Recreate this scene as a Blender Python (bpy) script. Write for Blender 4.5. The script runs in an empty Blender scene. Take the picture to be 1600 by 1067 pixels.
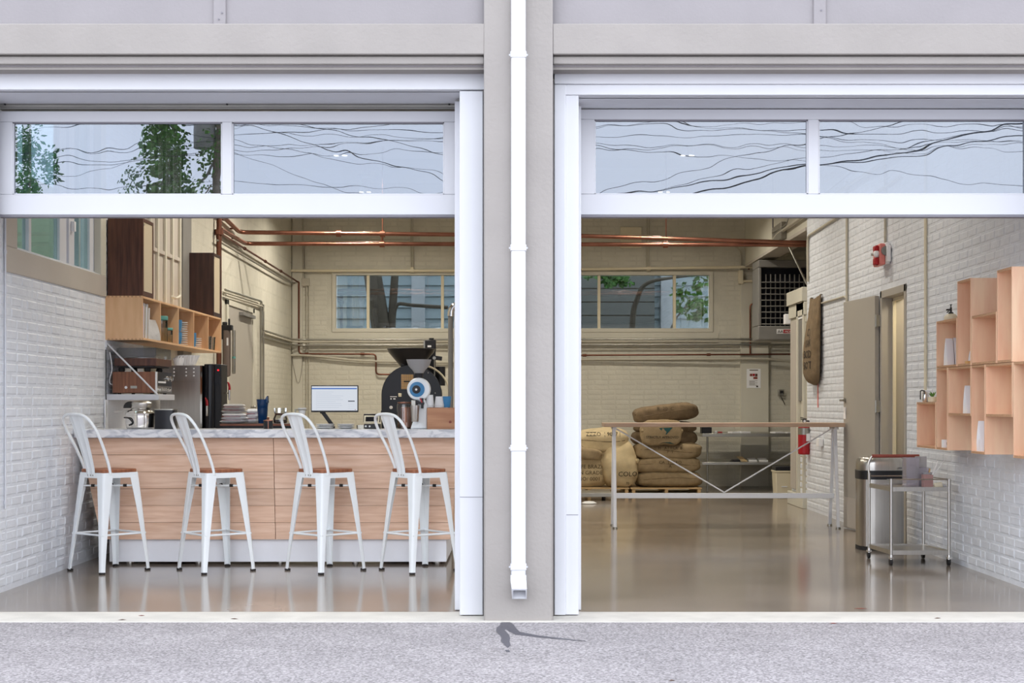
import bpy, math, random
from mathutils import Vector, Matrix, noise
from mathutils.bvhtree import BVHTree
random.seed(7)
R = random.random
def U(a, b): return a + (b - a) * random.random()
S = bpy.context.scene
COL = S.collection

# ------------------------------------------------------------------ camera
F, CX, CY, EYE = 2300.0, 810.0, 630.0, 1.27      # focal length and principal point in pixels of a 1600x1067 frame, eye height
cam = bpy.data.objects.new('camera', bpy.data.cameras.new('camera'))
COL.objects.link(cam)
cam.location = (0, 0, EYE); cam.rotation_euler = (math.pi / 2, 0, 0)
cam.data.sensor_fit = 'HORIZONTAL'; cam.data.sensor_width = 36
cam.data.lens = F / 1600 * 36
cam.data.shift_x = -(CX - 800) / 1600; cam.data.shift_y = (CY - 533.5) / 1600
cam.data.clip_end = 400
S.camera = cam
def P(px, py, s): return Vector(((px - CX) / s, F / s, EYE + (CY - py) / s))   # a point seen at px, py where one metre spans s pixels
def X(px, s): return (px - CX) / s
def Z(py, s): return EYE + (CY - py) / s
def Y(s): return F / s

# ------------------------------------------------------------------ light and exposure
S.view_settings.view_transform = 'Standard'; S.view_settings.look = 'None'
S.view_settings.gamma = 1; S.view_settings.use_curve_mapping = False
S.view_settings.exposure = 0.0
SKY_STRENGTH = 3.3
LAMP_W = 56.0
w = bpy.data.worlds.new('overcast_sky'); S.world = w; w.use_nodes = True
nt = w.node_tree; nt.nodes.clear()
def N(nt, t, **kw):
    n = nt.nodes.new(t)
    for k, v in kw.items():
        if hasattr(n, k) and k not in ('inputs',): setattr(n, k, v)
    return n
tc = N(nt, 'ShaderNodeTexCoord')
mp = N(nt, 'ShaderNodeMapping'); mp.inputs['Scale'].default_value = (1, 1, 2.5)
ns = N(nt, 'ShaderNodeTexNoise'); ns.inputs['Scale'].default_value = 1.6; ns.inputs['Detail'].default_value = 3
cr = N(nt, 'ShaderNodeValToRGB')
cr.color_ramp.elements[0].position = .35; cr.color_ramp.elements[0].color = (.80, .86, .98, 1)
cr.color_ramp.elements[1].position = .68; cr.color_ramp.elements[1].color = (.93, .95, 1.0, 1)
bg = N(nt, 'ShaderNodeBackground'); bg.inputs['Strength'].default_value = SKY_STRENGTH
out = N(nt, 'ShaderNodeOutputWorld')
for a, b in ((tc.outputs['Generated'], mp.inputs[0]), (mp.outputs[0], ns.inputs[0]), (ns.outputs[0], cr.inputs[0]), (cr.outputs[0], bg.inputs[0]), (bg.outputs[0], out.inputs[0])):
    nt.links.new(a, b)

# ------------------------------------------------------------------ materials
def lin(c):
    return tuple(((v / 255) / 12.92 if v / 255 <= .04045 else ((v / 255 + .055) / 1.055) ** 2.4) for v in c) + (1,)
def pm(name, rgb, rough=.5, metal=0, var=.06, scale=6, stretch=(1, 1, 1), bump=0, bscale=60, rgb2=None, rand=0, coat=0, detail=4, spec=.5, trans=0, ramp=(.35, .65), ior=1.45):
    m = bpy.data.materials.new(name); m.use_nodes = True
    nt = m.node_tree; b = nt.nodes['Principled BSDF']; L = nt.links.new
    b.inputs['Roughness'].default_value = rough; b.inputs['Metallic'].default_value = metal
    b.inputs['Coat Weight'].default_value = coat; b.inputs['Coat Roughness'].default_value = .06
    b.inputs['Specular IOR Level'].default_value = spec
    b.inputs['Transmission Weight'].default_value = trans; b.inputs['IOR'].default_value = ior
    tc = N(nt, 'ShaderNodeTexCoord'); mp = N(nt, 'ShaderNodeMapping'); mp.inputs['Scale'].default_value = stretch
    L(tc.outputs['Object'], mp.inputs[0])
    vec = mp.outputs[0]
    if rand:
        oi = N(nt, 'ShaderNodeObjectInfo'); mu = N(nt, 'ShaderNodeMath', operation='MULTIPLY'); mu.inputs[1].default_value = 37
        L(oi.outputs['Random'], mu.inputs[0]); ad = N(nt, 'ShaderNodeVectorMath', operation='ADD')
        L(vec, ad.inputs[0]); L(mu.outputs[0], ad.inputs[1]); vec = ad.outputs[0]
    ns = N(nt, 'ShaderNodeTexNoise'); ns.inputs['Scale'].default_value = scale; ns.inputs['Detail'].default_value = detail
    L(vec, ns.inputs[0])
    cr = N(nt, 'ShaderNodeValToRGB'); c = lin(rgb)
    if rgb2: d = lin(rgb2); c0, c1 = d, c
    else:
        c0 = tuple(v * (1 - var) for v in c[:3]) + (1,); c1 = tuple(min(1, v * (1 + var)) for v in c[:3]) + (1,)
    cr.color_ramp.elements[0].position = ramp[0]; cr.color_ramp.elements[0].color = c0
    cr.color_ramp.elements[1].position = ramp[1]; cr.color_ramp.elements[1].color = c1
    L(ns.outputs[0], cr.inputs[0]); colr = cr.outputs[0]
    if rand:
        hv = N(nt, 'ShaderNodeHueSaturation'); mr = N(nt, 'ShaderNodeMapRange')
        mr.inputs['To Min'].default_value = 1 - rand; mr.inputs['To Max'].default_value = 1 + rand
        L(oi.outputs['Random'], mr.inputs[0]); L(mr.outputs[0], hv.inputs['Value']); L(colr, hv.inputs['Color']); colr = hv.outputs[0]
    L(colr, b.inputs['Base Color'])
    if bump:
        n2 = N(nt, 'ShaderNodeTexNoise'); n2.inputs['Scale'].default_value = bscale; n2.inputs['Detail'].default_value = 5
        L(vec, n2.inputs[0])
        bp = N(nt, 'ShaderNodeBump'); bp.inputs['Strength'].default_value = bump; bp.inputs['Distance'].default_value = .01
        L(n2.outputs[0], bp.inputs['Height']); L(bp.outputs[0], b.inputs['Normal'])
    return m
def emit(name, rgb, strength):
    m = bpy.data.materials.new(name); m.use_nodes = True; nt = m.node_tree; nt.nodes.clear()
    e = N(nt, 'ShaderNodeEmission'); e.inputs[0].default_value = lin(rgb); e.inputs[1].default_value = strength
    o = N(nt, 'ShaderNodeOutputMaterial'); nt.links.new(e.outputs[0], o.inputs[0]); return m
def pane_mat(name, tint, refl, rough=.0, wav=0, wscale=6, dirt=0, gcol=(1, 1, 1, 1), top=1.0):
    """clear sheet: part mirror, part see-through"""
    m = bpy.data.materials.new(name); m.use_nodes = True; nt = m.node_tree; nt.nodes.clear(); L = nt.links.new
    t = N(nt, 'ShaderNodeBsdfTransparent'); t.inputs[0].default_value = lin(tint)
    g = N(nt, 'ShaderNodeBsdfGlossy'); g.inputs['Roughness'].default_value = rough
    g.inputs[0].default_value = gcol
    x = N(nt, 'ShaderNodeMixShader'); x.inputs[0].default_value = refl
    lw = N(nt, 'ShaderNodeLayerWeight'); lw.inputs[0].default_value = .25
    mr = N(nt, 'ShaderNodeMapRange'); mr.inputs['To Min'].default_value = refl; mr.inputs['To Max'].default_value = top
    L(lw.outputs['Fresnel'], mr.inputs[0]); mr.inputs['From Min'].default_value = .04
    L(mr.outputs[0], x.inputs[0]); L(t.outputs[0], x.inputs[1]); L(g.outputs[0], x.inputs[2])
    if wav:
        tc = N(nt, 'ShaderNodeTexCoord'); n2 = N(nt, 'ShaderNodeTexNoise'); n2.inputs['Scale'].default_value = wscale; n2.inputs['Detail'].default_value = 2
        bp = N(nt, 'ShaderNodeBump'); bp.inputs['Strength'].default_value = wav; bp.inputs['Distance'].default_value = .01
        L(tc.outputs['Object'], n2.inputs[0]); L(n2.outputs[0], bp.inputs['Height']); L(bp.outputs[0], g.inputs['Normal'])
    o = N(nt, 'ShaderNodeOutputMaterial')
    if dirt:
        df = N(nt, 'ShaderNodeBsdfDiffuse'); df.inputs[0].default_value = (.8, .8, .8, 1); x2 = N(nt, 'ShaderNodeMixShader'); x2.inputs[0].default_value = dirt
        L(x.outputs[0], x2.inputs[1]); L(df.outputs[0], x2.inputs[2]); L(x2.outputs[0], o.inputs[0])
    else: L(x.outputs[0], o.inputs[0])
    return m
def asphalt_mat():
    m = pm('asphalt', (147, 143, 145), .9, var=.07, scale=2.2, bump=.5, bscale=150)
    nt = m.node_tree; L = nt.links.new; b = nt.nodes['Principled BSDF']
    old = b.inputs['Base Color'].links[0].from_socket
    tc = N(nt, 'ShaderNodeTexCoord')
    v = N(nt, 'ShaderNodeTexVoronoi'); v.inputs['Scale'].default_value = 95
    L(tc.outputs['Object'], v.inputs[0])
    hs = N(nt, 'ShaderNodeMapRange'); hs.inputs['To Min'].default_value = .45; hs.inputs['To Max'].default_value = 1.55
    L(v.outputs['Color'], hs.inputs[0])
    mx = N(nt, 'ShaderNodeMix', data_type='RGBA', blend_type='MULTIPLY'); mx.inputs[0].default_value = 1
    L(old, mx.inputs[6]); L(hs.outputs[0], mx.inputs[7])
    # hairline cracks
    n3 = N(nt, 'ShaderNodeTexNoise'); n3.inputs['Scale'].default_value = 1.1; n3.inputs['Detail'].default_value = 9; n3.inputs['Roughness'].default_value = .6
    L(tc.outputs['Object'], n3.inputs[0])
    sb = N(nt, 'ShaderNodeMath', operation='SUBTRACT'); sb.inputs[1].default_value = .5; L(n3.outputs[0], sb.inputs[0])
    ab = N(nt, 'ShaderNodeMath', operation='ABSOLUTE'); L(sb.outputs[0], ab.inputs[0])
    mr = N(nt, 'ShaderNodeMapRange'); mr.inputs['From Max'].default_value = .0035; mr.inputs['To Min'].default_value = .8; mr.inputs['To Max'].default_value = 1
    L(ab.outputs[0], mr.inputs[0])
    m2 = N(nt, 'ShaderNodeMix', data_type='RGBA', blend_type='MULTIPLY'); m2.inputs[0].default_value = 1
    L(mx.outputs[2], m2.inputs[6]); L(mr.outputs[0], m2.inputs[7]); L(m2.outputs[2], b.inputs['Base Color'])
    return m
def marble_mat():
    m = pm('marble', (228, 229, 232), .25, var=.02)
    nt = m.node_tree; L = nt.links.new; b = nt.nodes['Principled BSDF']
    tc = N(nt, 'ShaderNodeTexCoord'); mp = N(nt, 'ShaderNodeMapping'); mp.inputs['Rotation'].default_value = (.3, .6, .5); mp.inputs['Scale'].default_value = (3, 8, 8)
    n = N(nt, 'ShaderNodeTexNoise'); n.inputs['Scale'].default_value = 2.4; n.inputs['Detail'].default_value = 8; n.inputs['Distortion'].default_value = 1.2
    cr = N(nt, 'ShaderNodeValToRGB'); e = cr.color_ramp.elements
    e[0].position = .36; e[0].color = lin((178, 182, 192)); e[1].position = .56; e[1].color = lin((232, 233, 236))
    L(tc.outputs['Object'], mp.inputs[0]); L(mp.outputs[0], n.inputs[0]); L(n.outputs[0], cr.inputs[0]); L(cr.outputs[0], b.inputs['Base Color'])
    return m
M = {}
M['facade'] = pm('facade_paint', (152, 147, 143), .75, var=.035, scale=3, bump=.25, bscale=40)
M['facade_grey'] = pm('facade_panel_paint', (146, 142, 144), .75, var=.03, scale=3, bump=.12, bscale=60)
M['trim'] = pm('white_trim', (210, 211, 216), .45, var=.012, scale=2)
M['door_white'] = pm('door_white', (203, 204, 209), .4, var=.01, scale=2)
M['seal'] = pm('grey_seal', (120, 118, 125), .5, var=.04)
M['asphalt'] = asphalt_mat()
M['apron'] = pm('concrete_apron', (196, 192, 184), .85, var=.07, scale=5, bump=.3, bscale=80)
M['wet'] = pm('wet_asphalt', (74, 74, 84), .35, var=.1, scale=60, bump=.3, bscale=150)
M['floor'] = pm('polished_concrete', (142, 131, 120), .13, var=.20, scale=.9, detail=8, spec=.5, bump=.02, bscale=3)
M['brick'] = pm('painted_brick', (223, 227, 234), .5, var=.04, scale=9, bump=.35, bscale=45, rand=.015)  # bluish cast of the daylight is mixed into this brick colour
M['brick_cream'] = pm('painted_brick_cream', (208, 204, 189), .55, var=.04, scale=5, bump=.3, bscale=45)
M['mortar'] = pm('painted_mortar', (222, 226, 233), .6, var=.05, scale=9, bump=.4, bscale=60)  # carries the same bluish daylight cast as the brick colour
M['mortar_cream'] = pm('painted_mortar_cream', (204, 200, 185), .6, var=.05, scale=6, bump=.4, bscale=60)
M['plaster'] = pm('cream_plaster', (206, 202, 187), .6, var=.03, scale=2, bump=.1, bscale=30)
M['plaster_grey'] = pm('grey_beige_paint', (188, 180, 170), .6, var=.03, scale=2, bump=.1, bscale=30)
M['door_beige'] = pm('beige_door_paint', (172, 166, 156), .5, var=.02, scale=2)
M['ceiling'] = pm('ceiling_paint', (222, 218, 208), .8, var=.03)
M['oak'] = pm('oak_planks', (236, 202, 178), .5, scale=3.0, stretch=(1.2, 9, 14), detail=7, rgb2=(220, 180, 152), rand=.07, bump=.06, bscale=30)
M['ply'] = pm('pink_plywood', (238, 202, 168), .5, scale=2.6, stretch=(6, 6, 1), detail=6, rgb2=(230, 184, 152), rand=.05)
M['ply_edge'] = pm('plywood_edge', (188, 146, 112), .6, scale=40, stretch=(1, 1, 8), var=.15)
M['shelf_ply'] = pm('tan_plywood', (226, 186, 144), .5, scale=2.6, stretch=(6, 1.2, 1), detail=6, rgb2=(214, 170, 128), rand=.05)
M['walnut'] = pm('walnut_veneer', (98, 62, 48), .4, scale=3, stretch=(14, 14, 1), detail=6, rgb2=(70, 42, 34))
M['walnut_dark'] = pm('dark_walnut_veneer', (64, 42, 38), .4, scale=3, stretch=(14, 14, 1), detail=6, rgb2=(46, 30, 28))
M['walnut_warm'] = pm('warm_walnut', (140, 92, 66), .4, scale=3, stretch=(16, 16, 1), detail=6, rgb2=(112, 70, 50))  # lighter, warmer walnut of the receiver case
M['foil'] = pm('silver_foil', (214, 214, 217), .3, metal=.55, var=.05, bump=.6, bscale=22)
M['bronze'] = pm('grey_bronze', (112, 98, 90), .4, var=.05)
M['rose'] = pm('rose_plastic', (172, 134, 130), .35, var=.03)
M['grille'] = pm('speaker_cloth', (196, 182, 156), .9, var=.05, scale=200)
M['seat'] = pm('stool_seat_wood', (164, 104, 72), .4, scale=4, stretch=(1, 10, 1), detail=6, rgb2=(130, 78, 52))
M['white_metal'] = pm('white_powder_coat', (242, 246, 248), .35, var=.01)
M['rubber'] = pm('black_rubber', (38, 36, 36), .7)
M['black'] = pm('black_plastic', (26, 26, 30), .45, var=.1)
M['black_gloss'] = pm('black_enamel', (20, 21, 28), .3, var=.1)
M['marble'] = marble_mat()
M['toe'] = pm('white_toe_kick', (238, 239, 244), .5, var=.015)
M['steel'] = pm('brushed_steel', (188, 184, 178), .28, metal=1, var=.05, scale=3, stretch=(20, 20, 1))
M['chrome'] = pm('polished_steel', (225, 222, 218), .09, metal=1, var=.02)
M['galv'] = pm('galvanised_steel', (170, 168, 160), .4, metal=1, var=.06)
M['copper'] = pm('copper_pipe', (154, 106, 88), .34, metal=1, var=.16, scale=5, stretch=(1, 1, 1))
M['copper_dark'] = pm('dull_copper', (122, 82, 68), .45, metal=1, var=.16)
M['conduit'] = pm('painted_conduit', (186, 180, 164), .5, var=.04)
M['conduit_grey'] = pm('grey_conduit', (150, 146, 136), .4, metal=.6, var=.05)
M['cream'] = pm('cream_enamel', (225, 215, 188), .35, var=.02)
M['white'] = pm('white_paper', (238, 238, 240), .6, var=.02)
M['plate'] = pm('white_ceramic', (228, 228, 228), .25, var=.01)
M['blue'] = pm('blue_ceramic', (62, 128, 176), .3, var=.08)
M['blue_clear'] = pm('blue_plastic', (28, 74, 128), .15, var=.08, trans=.35)
M['teal'] = pm('teal_plastic', (92, 158, 150), .4)
M['burlap'] = pm('burlap', (158, 138, 106), .95, var=.12, scale=14, bump=.5, bscale=160, rand=.05)
M['burlap_dark'] = pm('brown_burlap', (126, 107, 82), .95, var=.14, scale=14, bump=.5, bscale=160, rand=.06)
M['sack_light'] = pm('pale_sack_cloth', (208, 188, 148), .9, var=.08, scale=10, bump=.3, bscale=140)
M['ink'] = pm('black_ink', (44, 38, 34), .9)
M['ink_faded'] = pm('faded_ink', (92, 78, 58), .9)
M['ink_teal'] = pm('teal_ink', (40, 82, 84), .9)
M['pine'] = pm('pallet_pine', (190, 160, 116), .7, var=.14, scale=4, stretch=(2, 12, 12), rand=.08)
M['table_top'] = pm('pale_table_wood', (192, 164, 140), .5, scale=3, stretch=(1, 10, 10), rgb2=(172, 142, 120), detail=6)
M['leg_white'] = pm('white_table_steel', (238, 240, 245), .4, var=.01)
M['red'] = pm('red_paint', (166, 24, 34), .35, var=.06)
M['red_wood'] = pm('reddish_handle', (140, 70, 58), .4, var=.08)
M['pink'] = pm('faded_red', (224, 132, 124), .5)
M['grey'] = pm('grey_paint', (128, 126, 122), .5, var=.04)
M['heater_grey'] = pm('heater_grey', (134, 132, 128), .45, var=.04)
M['dark_in'] = pm('dark_interior', (26, 28, 38), .8)
M['siding'] = pm('pale_blue_siding', (176, 188, 194), .7, var=.04, stretch=(1, 1, 6))
M['green_wall'] = pm('green_wall_paint', (138, 147, 132), .8, var=.06, scale=2)
M['bark'] = pm('bark', (116, 104, 92), .9, var=.2, scale=12, bump=.6, bscale=20)
M['leaf'] = pm('leaf', (92, 138, 66), .6, var=.35, scale=1.5, spec=.2)
M['wire'] = pm('power_cable', (30, 30, 34), .7)
M['stain_wood'] = pm('pine_box', (190, 142, 108), .6, scale=3, stretch=(1, 10, 10), rgb2=(170, 120, 90))
M['wood_lt'] = pm('light_wood', (208, 168, 110), .6, var=.08)
M['grass_stick'] = pm('wood_stick', (206, 178, 132), .7)
M['ply_back'] = M['shelf_ply']
M['glass_door'] = pane_mat('garage_pane', (172, 180, 192), .185, wav=.16, wscale=1.7, gcol=(.88, .93, 1, 1))
M['glass_win'] = pane_mat('window_pane', (196, 204, 206), .12, wav=.05, wscale=3)
M['glass_side'] = pane_mat('side_window_pane', (214, 228, 224), .05, top=.22)
M['glass_clear'] = pane_mat('clear_glass', (232, 234, 232), .08, rough=.02)
M['smoke'] = pane_mat('smoked_acrylic', (212, 213, 216), .06, rough=.02, top=.3)
M['acrylic'] = pane_mat('violet_acrylic', (234, 230, 236), .06, rough=.04, dirt=.16, top=.3)
M['frost'] = pane_mat('frosted_plastic', (214, 210, 212), .06, rough=.2, dirt=.45)
M['bin_plastic'] = pane_mat('hopper_plastic', (170, 166, 172), .07, rough=.1, dirt=.35)
M['screen'] = emit('screen_glow', (232, 238, 248), .82)
M['screen_blue'] = emit('screen_blue_bar', (92, 134, 210), .8)
M['screen_dark'] = emit('screen_dark_bar', (40, 44, 60), .6)
M['screen_grey'] = emit('screen_grey_line', (196, 206, 224), .75)
M['lamp_face'] = emit('lamp_face', (255, 240, 215), 14)
M['led_red'] = emit('red_indicator', (255, 40, 50), 2.0)

ORD = ['lowest', 'second', 'third', 'fourth', 'fifth', 'sixth', 'seventh', 'eighth', 'ninth', 'tenth', 'topmost']
def nth(i, n): return 'lowest' if i == 0 else 'topmost' if i == n - 1 else ORD[i] + ' from the bottom'
# ------------------------------------------------------------------ mesh helpers
ORG = {}
class MB:
    def __init__(s): s.v = []; s.f = []
    def add(s, vs, fs):
        n = len(s.v); s.v += [tuple(v) for v in vs]; s.f += [tuple(i + n for i in f) for f in fs]; return s
    def box(s, x0, x1, y0, y1, z0, z1):
        if x0 > x1: x0, x1 = x1, x0
        if y0 > y1: y0, y1 = y1, y0
        if z0 > z1: z0, z1 = z1, z0
        v = [(x, y, z) for x in (x0, x1) for y in (y0, y1) for z in (z0, z1)]
        return s.add(v, [(0, 1, 3, 2), (4, 6, 7, 5), (0, 4, 5, 1), (2, 3, 7, 6), (0, 2, 6, 4), (1, 5, 7, 3)])
    def obox(s, c, ax, ay, az):
        c, ax, ay, az = map(Vector, (c, ax, ay, az))
        v = [c + ax * i + ay * j + az * k for i in (-1, 1) for j in (-1, 1) for k in (-1, 1)]
        return s.add(v, [(0, 1, 3, 2), (4, 6, 7, 5), (0, 4, 5, 1), (2, 3, 7, 6), (0, 2, 6, 4), (1, 5, 7, 3)])
    def bar(s, p0, p1, wx, wz, up=(0, 0, 1)):
        p0, p1 = Vector(p0), Vector(p1); d = (p1 - p0); h = d / 2; d = d.normalized(); a = d.cross(Vector(up)).normalized(); b = a.cross(d)
        return s.obox((p0 + p1) / 2, h, a * wx / 2, b * wz / 2)
    def tube(s, pts, r, n=8, closed=False, caps=True):
        pts = [Vector(p) for p in pts]; k = len(pts); rs = r if isinstance(r, (list, tuple)) else [r] * k
        t0 = (pts[1] - pts[0]).normalized(); a = t0.orthogonal().normalized(); vs = []; prev = t0
        for i, p in enumerate(pts):
            if closed: t = (pts[(i + 1) % k] - pts[i - 1]).normalized()
            elif i == 0: t = t0
            elif i == k - 1: t = (pts[-1] - pts[-2]).normalized()
            else: t = ((pts[i + 1] - p).normalized() + (p - pts[i - 1]).normalized()).normalized()
            q = prev.rotation_difference(t); a = q @ a; a = (a - t * a.dot(t)).normalized(); b = t.cross(a); prev = t
            for j in range(n):
                an = 2 * math.pi * j / n; vs.append(p + (a * math.cos(an) + b * math.sin(an)) * rs[i])
        fs = []
        for i in range(k if closed else k - 1):
            i2 = (i + 1) % k
            for j in range(n): fs.append((i * n + j, i * n + (j + 1) % n, i2 * n + (j + 1) % n, i2 * n + j))
        if caps and not closed: fs += [tuple(range(n - 1, -1, -1)), tuple((k - 1) * n + j for j in range(n))]
        return s.add(vs, fs)
    def cyl(s, p0, p1, r0, r1=None, n=16): return s.tube([p0, p1], [r0, r0 if r1 is None else r1], n)
    def lathe(s, prof, c=(0, 0, 0), n=20, axis='z', caps=True):
        vs = []; fs = []; k = len(prof)
        for r, h in prof:
            for j in range(n):
                a = 2 * math.pi * j / n; x, y = r * math.cos(a), r * math.sin(a)
                q = {'z': (x, y, h), 'y': (x, h, y), 'x': (h, x, y)}[axis]
                vs.append((c[0] + q[0], c[1] + q[1], c[2] + q[2]))
        for i in range(k - 1):
            for j in range(n): fs.append((i * n + j, i * n + (j + 1) % n, (i + 1) * n + (j + 1) % n, (i + 1) * n + j))
        if caps: fs += [tuple(range(n - 1, -1, -1)), tuple((k - 1) * n + j for j in range(n))]
        return s.add(vs, fs)
    def prism(s, poly, axis, d0, d1):
        def q(u, v, d): return {'x': (d, u, v), 'y': (u, d, v), 'z': (u, v, d)}[axis]
        n = len(poly); vs = [q(u, v, d0) for u, v in poly] + [q(u, v, d1) for u, v in poly]
        return s.add(vs, [tuple(range(n)), tuple(range(2 * n - 1, n - 1, -1))] + [(i, n + i, n + (i + 1) % n, (i + 1) % n) for i in range(n)])
    def ball(s, c, r, n=12, m=8):
        rx, ry, rz = r if isinstance(r, (tuple, list)) else (r, r, r); vs = []; fs = []
        for i in range(m + 1):
            t = math.pi * i / m
            for j in range(n):
                a = 2 * math.pi * j / n; vs.append((c[0] + rx * math.sin(t) * math.cos(a), c[1] + ry * math.sin(t) * math.sin(a), c[2] + rz * math.cos(t)))
        for i in range(m):
            for j in range(n): fs.append((i * n + j, (i + 1) * n + j, (i + 1) * n + (j + 1) % n, i * n + (j + 1) % n))
        return s.add(vs, fs)
    def mesh(s, name, mat, smooth=True):
        me = bpy.data.meshes.new(name); me.from_pydata(s.v, [], s.f); me.validate()
        import bmesh
        b = bmesh.new(); b.from_mesh(me); bmesh.ops.recalc_face_normals(b, faces=b.faces); b.to_mesh(me); b.free()
        if mat: me.materials.append(M[mat] if isinstance(mat, str) else mat)
        if smooth:
            me.polygons.foreach_set('use_smooth', [True] * len(me.polygons)); me.set_sharp_from_angle(angle=math.radians(38))
        return me
    def build(s, name, mat, parent=None, bevel=0, smooth=True):
        o = bpy.data.objects.new(name, s.mesh(name, mat, smooth)); COL.objects.link(o)
        ORG[o] = Vector((0, 0, 0))
        if parent: o.parent = parent; o.location = -ORG.get(parent, Vector((0, 0, 0)))
        if bevel:
            m = o.modifiers.new('bevel', 'BEVEL'); m.width = bevel; m.segments = 2; m.limit_method = 'ANGLE'; m.angle_limit = math.radians(50)
        return o
def tag(o, label, cat, group=None, kind=None):
    o['label'] = label; o['category'] = cat
    if group: o['group'] = group
    if kind: o['kind'] = kind
    return o
def thing(name, label, cat, loc=(0, 0, 0), group=None):
    o = bpy.data.objects.new(name, None); COL.objects.link(o); o.location = loc; o.empty_display_size = .1
    ORG[o] = Vector(loc); return tag(o, label, cat, group)
def struct(o): o['kind'] = 'structure'; return o
def stuff(o): o['kind'] = 'stuff'; return o
def copy_tree(o, parent=None):
    c = o.copy(); COL.objects.link(c); ORG[c] = ORG.get(o, Vector((0, 0, 0)))
    if parent: c.parent = parent
    for ch in [q for q in o.children]: copy_tree(ch, c)
    return c
def smoothpath(pts, k=6):
    pts = [Vector(p) for p in pts]; out = []
    for i in range(len(pts) - 1):
        p0 = pts[max(i - 1, 0)]; p1 = pts[i]; p2 = pts[i + 1]; p3 = pts[min(i + 2, len(pts) - 1)]
        for j in range(k):
            t = j / k
            out.append(.5 * ((2 * p1) + (p2 - p0) * t + (2 * p0 - 5 * p1 + 4 * p2 - p3) * t * t + (3 * p1 - p0 - 3 * p2 + p3) * t ** 3))
    return out + [pts[-1]]
def rounded(w, h, r, k=4, cx=0, cy=0):
    out = []
    for sx, sy, a0 in ((1, 1, 0), (-1, 1, 90), (-1, -1, 180), (1, -1, 270)):
        for i in range(k + 1):
            a = math.radians(a0 + 90 * i / k); out.append((cx + sx * (w / 2 - r) + r * math.cos(a), cy + sy * (h / 2 - r) + r * math.sin(a)))
    return out
def bend(pts, r=.06, k=4):
    """polyline with its corners rounded"""
    pts = [Vector(p) for p in pts]; out = [pts[0]]
    for i in range(1, len(pts) - 1):
        a = (pts[i - 1] - pts[i]); b = (pts[i + 1] - pts[i]); q = min(r, a.length * .45, b.length * .45)
        s0 = pts[i] + a.normalized() * q; s1 = pts[i] + b.normalized() * q
        for j in range(k + 1):
            t = j / k; out.append(s0 * (1 - t) ** 2 + pts[i] * 2 * t * (1 - t) + s1 * t * t)
    return out + [pts[-1]]
def text_mesh(txt, size, extrude=.0008, align='LEFT'):
    cu = bpy.data.curves.new('lettering', 'FONT'); cu.body = txt; cu.size = size; cu.extrude = extrude; cu.align_x = align; cu.resolution_u = 2
    ob = bpy.data.objects.new('lettering_source', cu); me = bpy.data.meshes.new_from_object(ob)
    vs = [v.co.copy() for v in me.vertices]; fs = [tuple(p.vertices) for p in me.polygons]
    bpy.data.objects.remove(ob); bpy.data.curves.remove(cu); bpy.data.meshes.remove(me); return vs, fs
def lettering(txt, size, mat, org, ax, up, parent, name='lettering', align='LEFT'):
    vs, fs = text_mesh(txt, size, align=align); ax = Vector(ax).normalized(); up = Vector(up).normalized(); nz = ax.cross(up)
    mb = MB(); mb.add([Vector(org) + ax * v.x + up * v.y + nz * v.z for v in vs], fs)
    return mb.build(name, mat, parent, smooth=False)
def vec_rects(u0, u1, v0, v1, holes):
    us = sorted({u0, u1, *[h[0] for h in holes], *[h[1] for h in holes]}); vs = sorted({v0, v1, *[h[2] for h in holes], *[h[3] for h in holes]})
    us = [u for u in us if u0 <= u <= u1]; vs = [v for v in vs if v0 <= v <= v1]
    for i in range(len(us) - 1):
        for j in range(len(vs) - 1):
            a, b, c, d = us[i], us[i + 1], vs[j], vs[j + 1]
            if not any(h[0] < (a + b) / 2 < h[1] and h[2] < (c + d) / 2 < h[3] for h in holes): yield a, b, c, d
BL, BH, JT = .205, .066, .010       # brick length, height, joint
def brick_rows(u0, u1, v0, v1, holes):
    v = v0 + .004; k = 0
    while v + BH <= v1:
        u = u0 - (.108 if k % 2 else 0) - U(0, .01)
        while u < u1:
            L = BL if R() > .14 else BL / 2 - JT / 2
            segs = [(max(u, u0), min(u + L, u1))]
            for h in holes:
                if v + BH > h[2] and v < h[3]:
                    ns_ = []
                    for a, b in segs:
                        if b <= h[0] or a >= h[1]: ns_.append((a, b))
                        else:
                            if a < h[0] - .03: ns_.append((a, h[0]))
                            if b > h[1] + .03: ns_.append((h[1], b))
                    segs = ns_
            for a, b in segs:
                if b - a > .03: yield a, b, v, v + BH, (b - a > BL - .001)
            u += L + JT
        v += BH + JT; k += 1
def brick_verts(a, b, c, d, w):
    e = .011
    return [(a, c, -.002), (b, c, -.002), (b, d, -.002), (a, d, -.002), (a + e, c + e, w), (b - e, c + e, w), (b - e, d - e, w), (a + e, d - e, w)]
BF = [(4, 5, 6, 7), (0, 1, 5, 4), (1, 2, 6, 5), (2, 3, 7, 6), (3, 0, 4, 7)]
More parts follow.
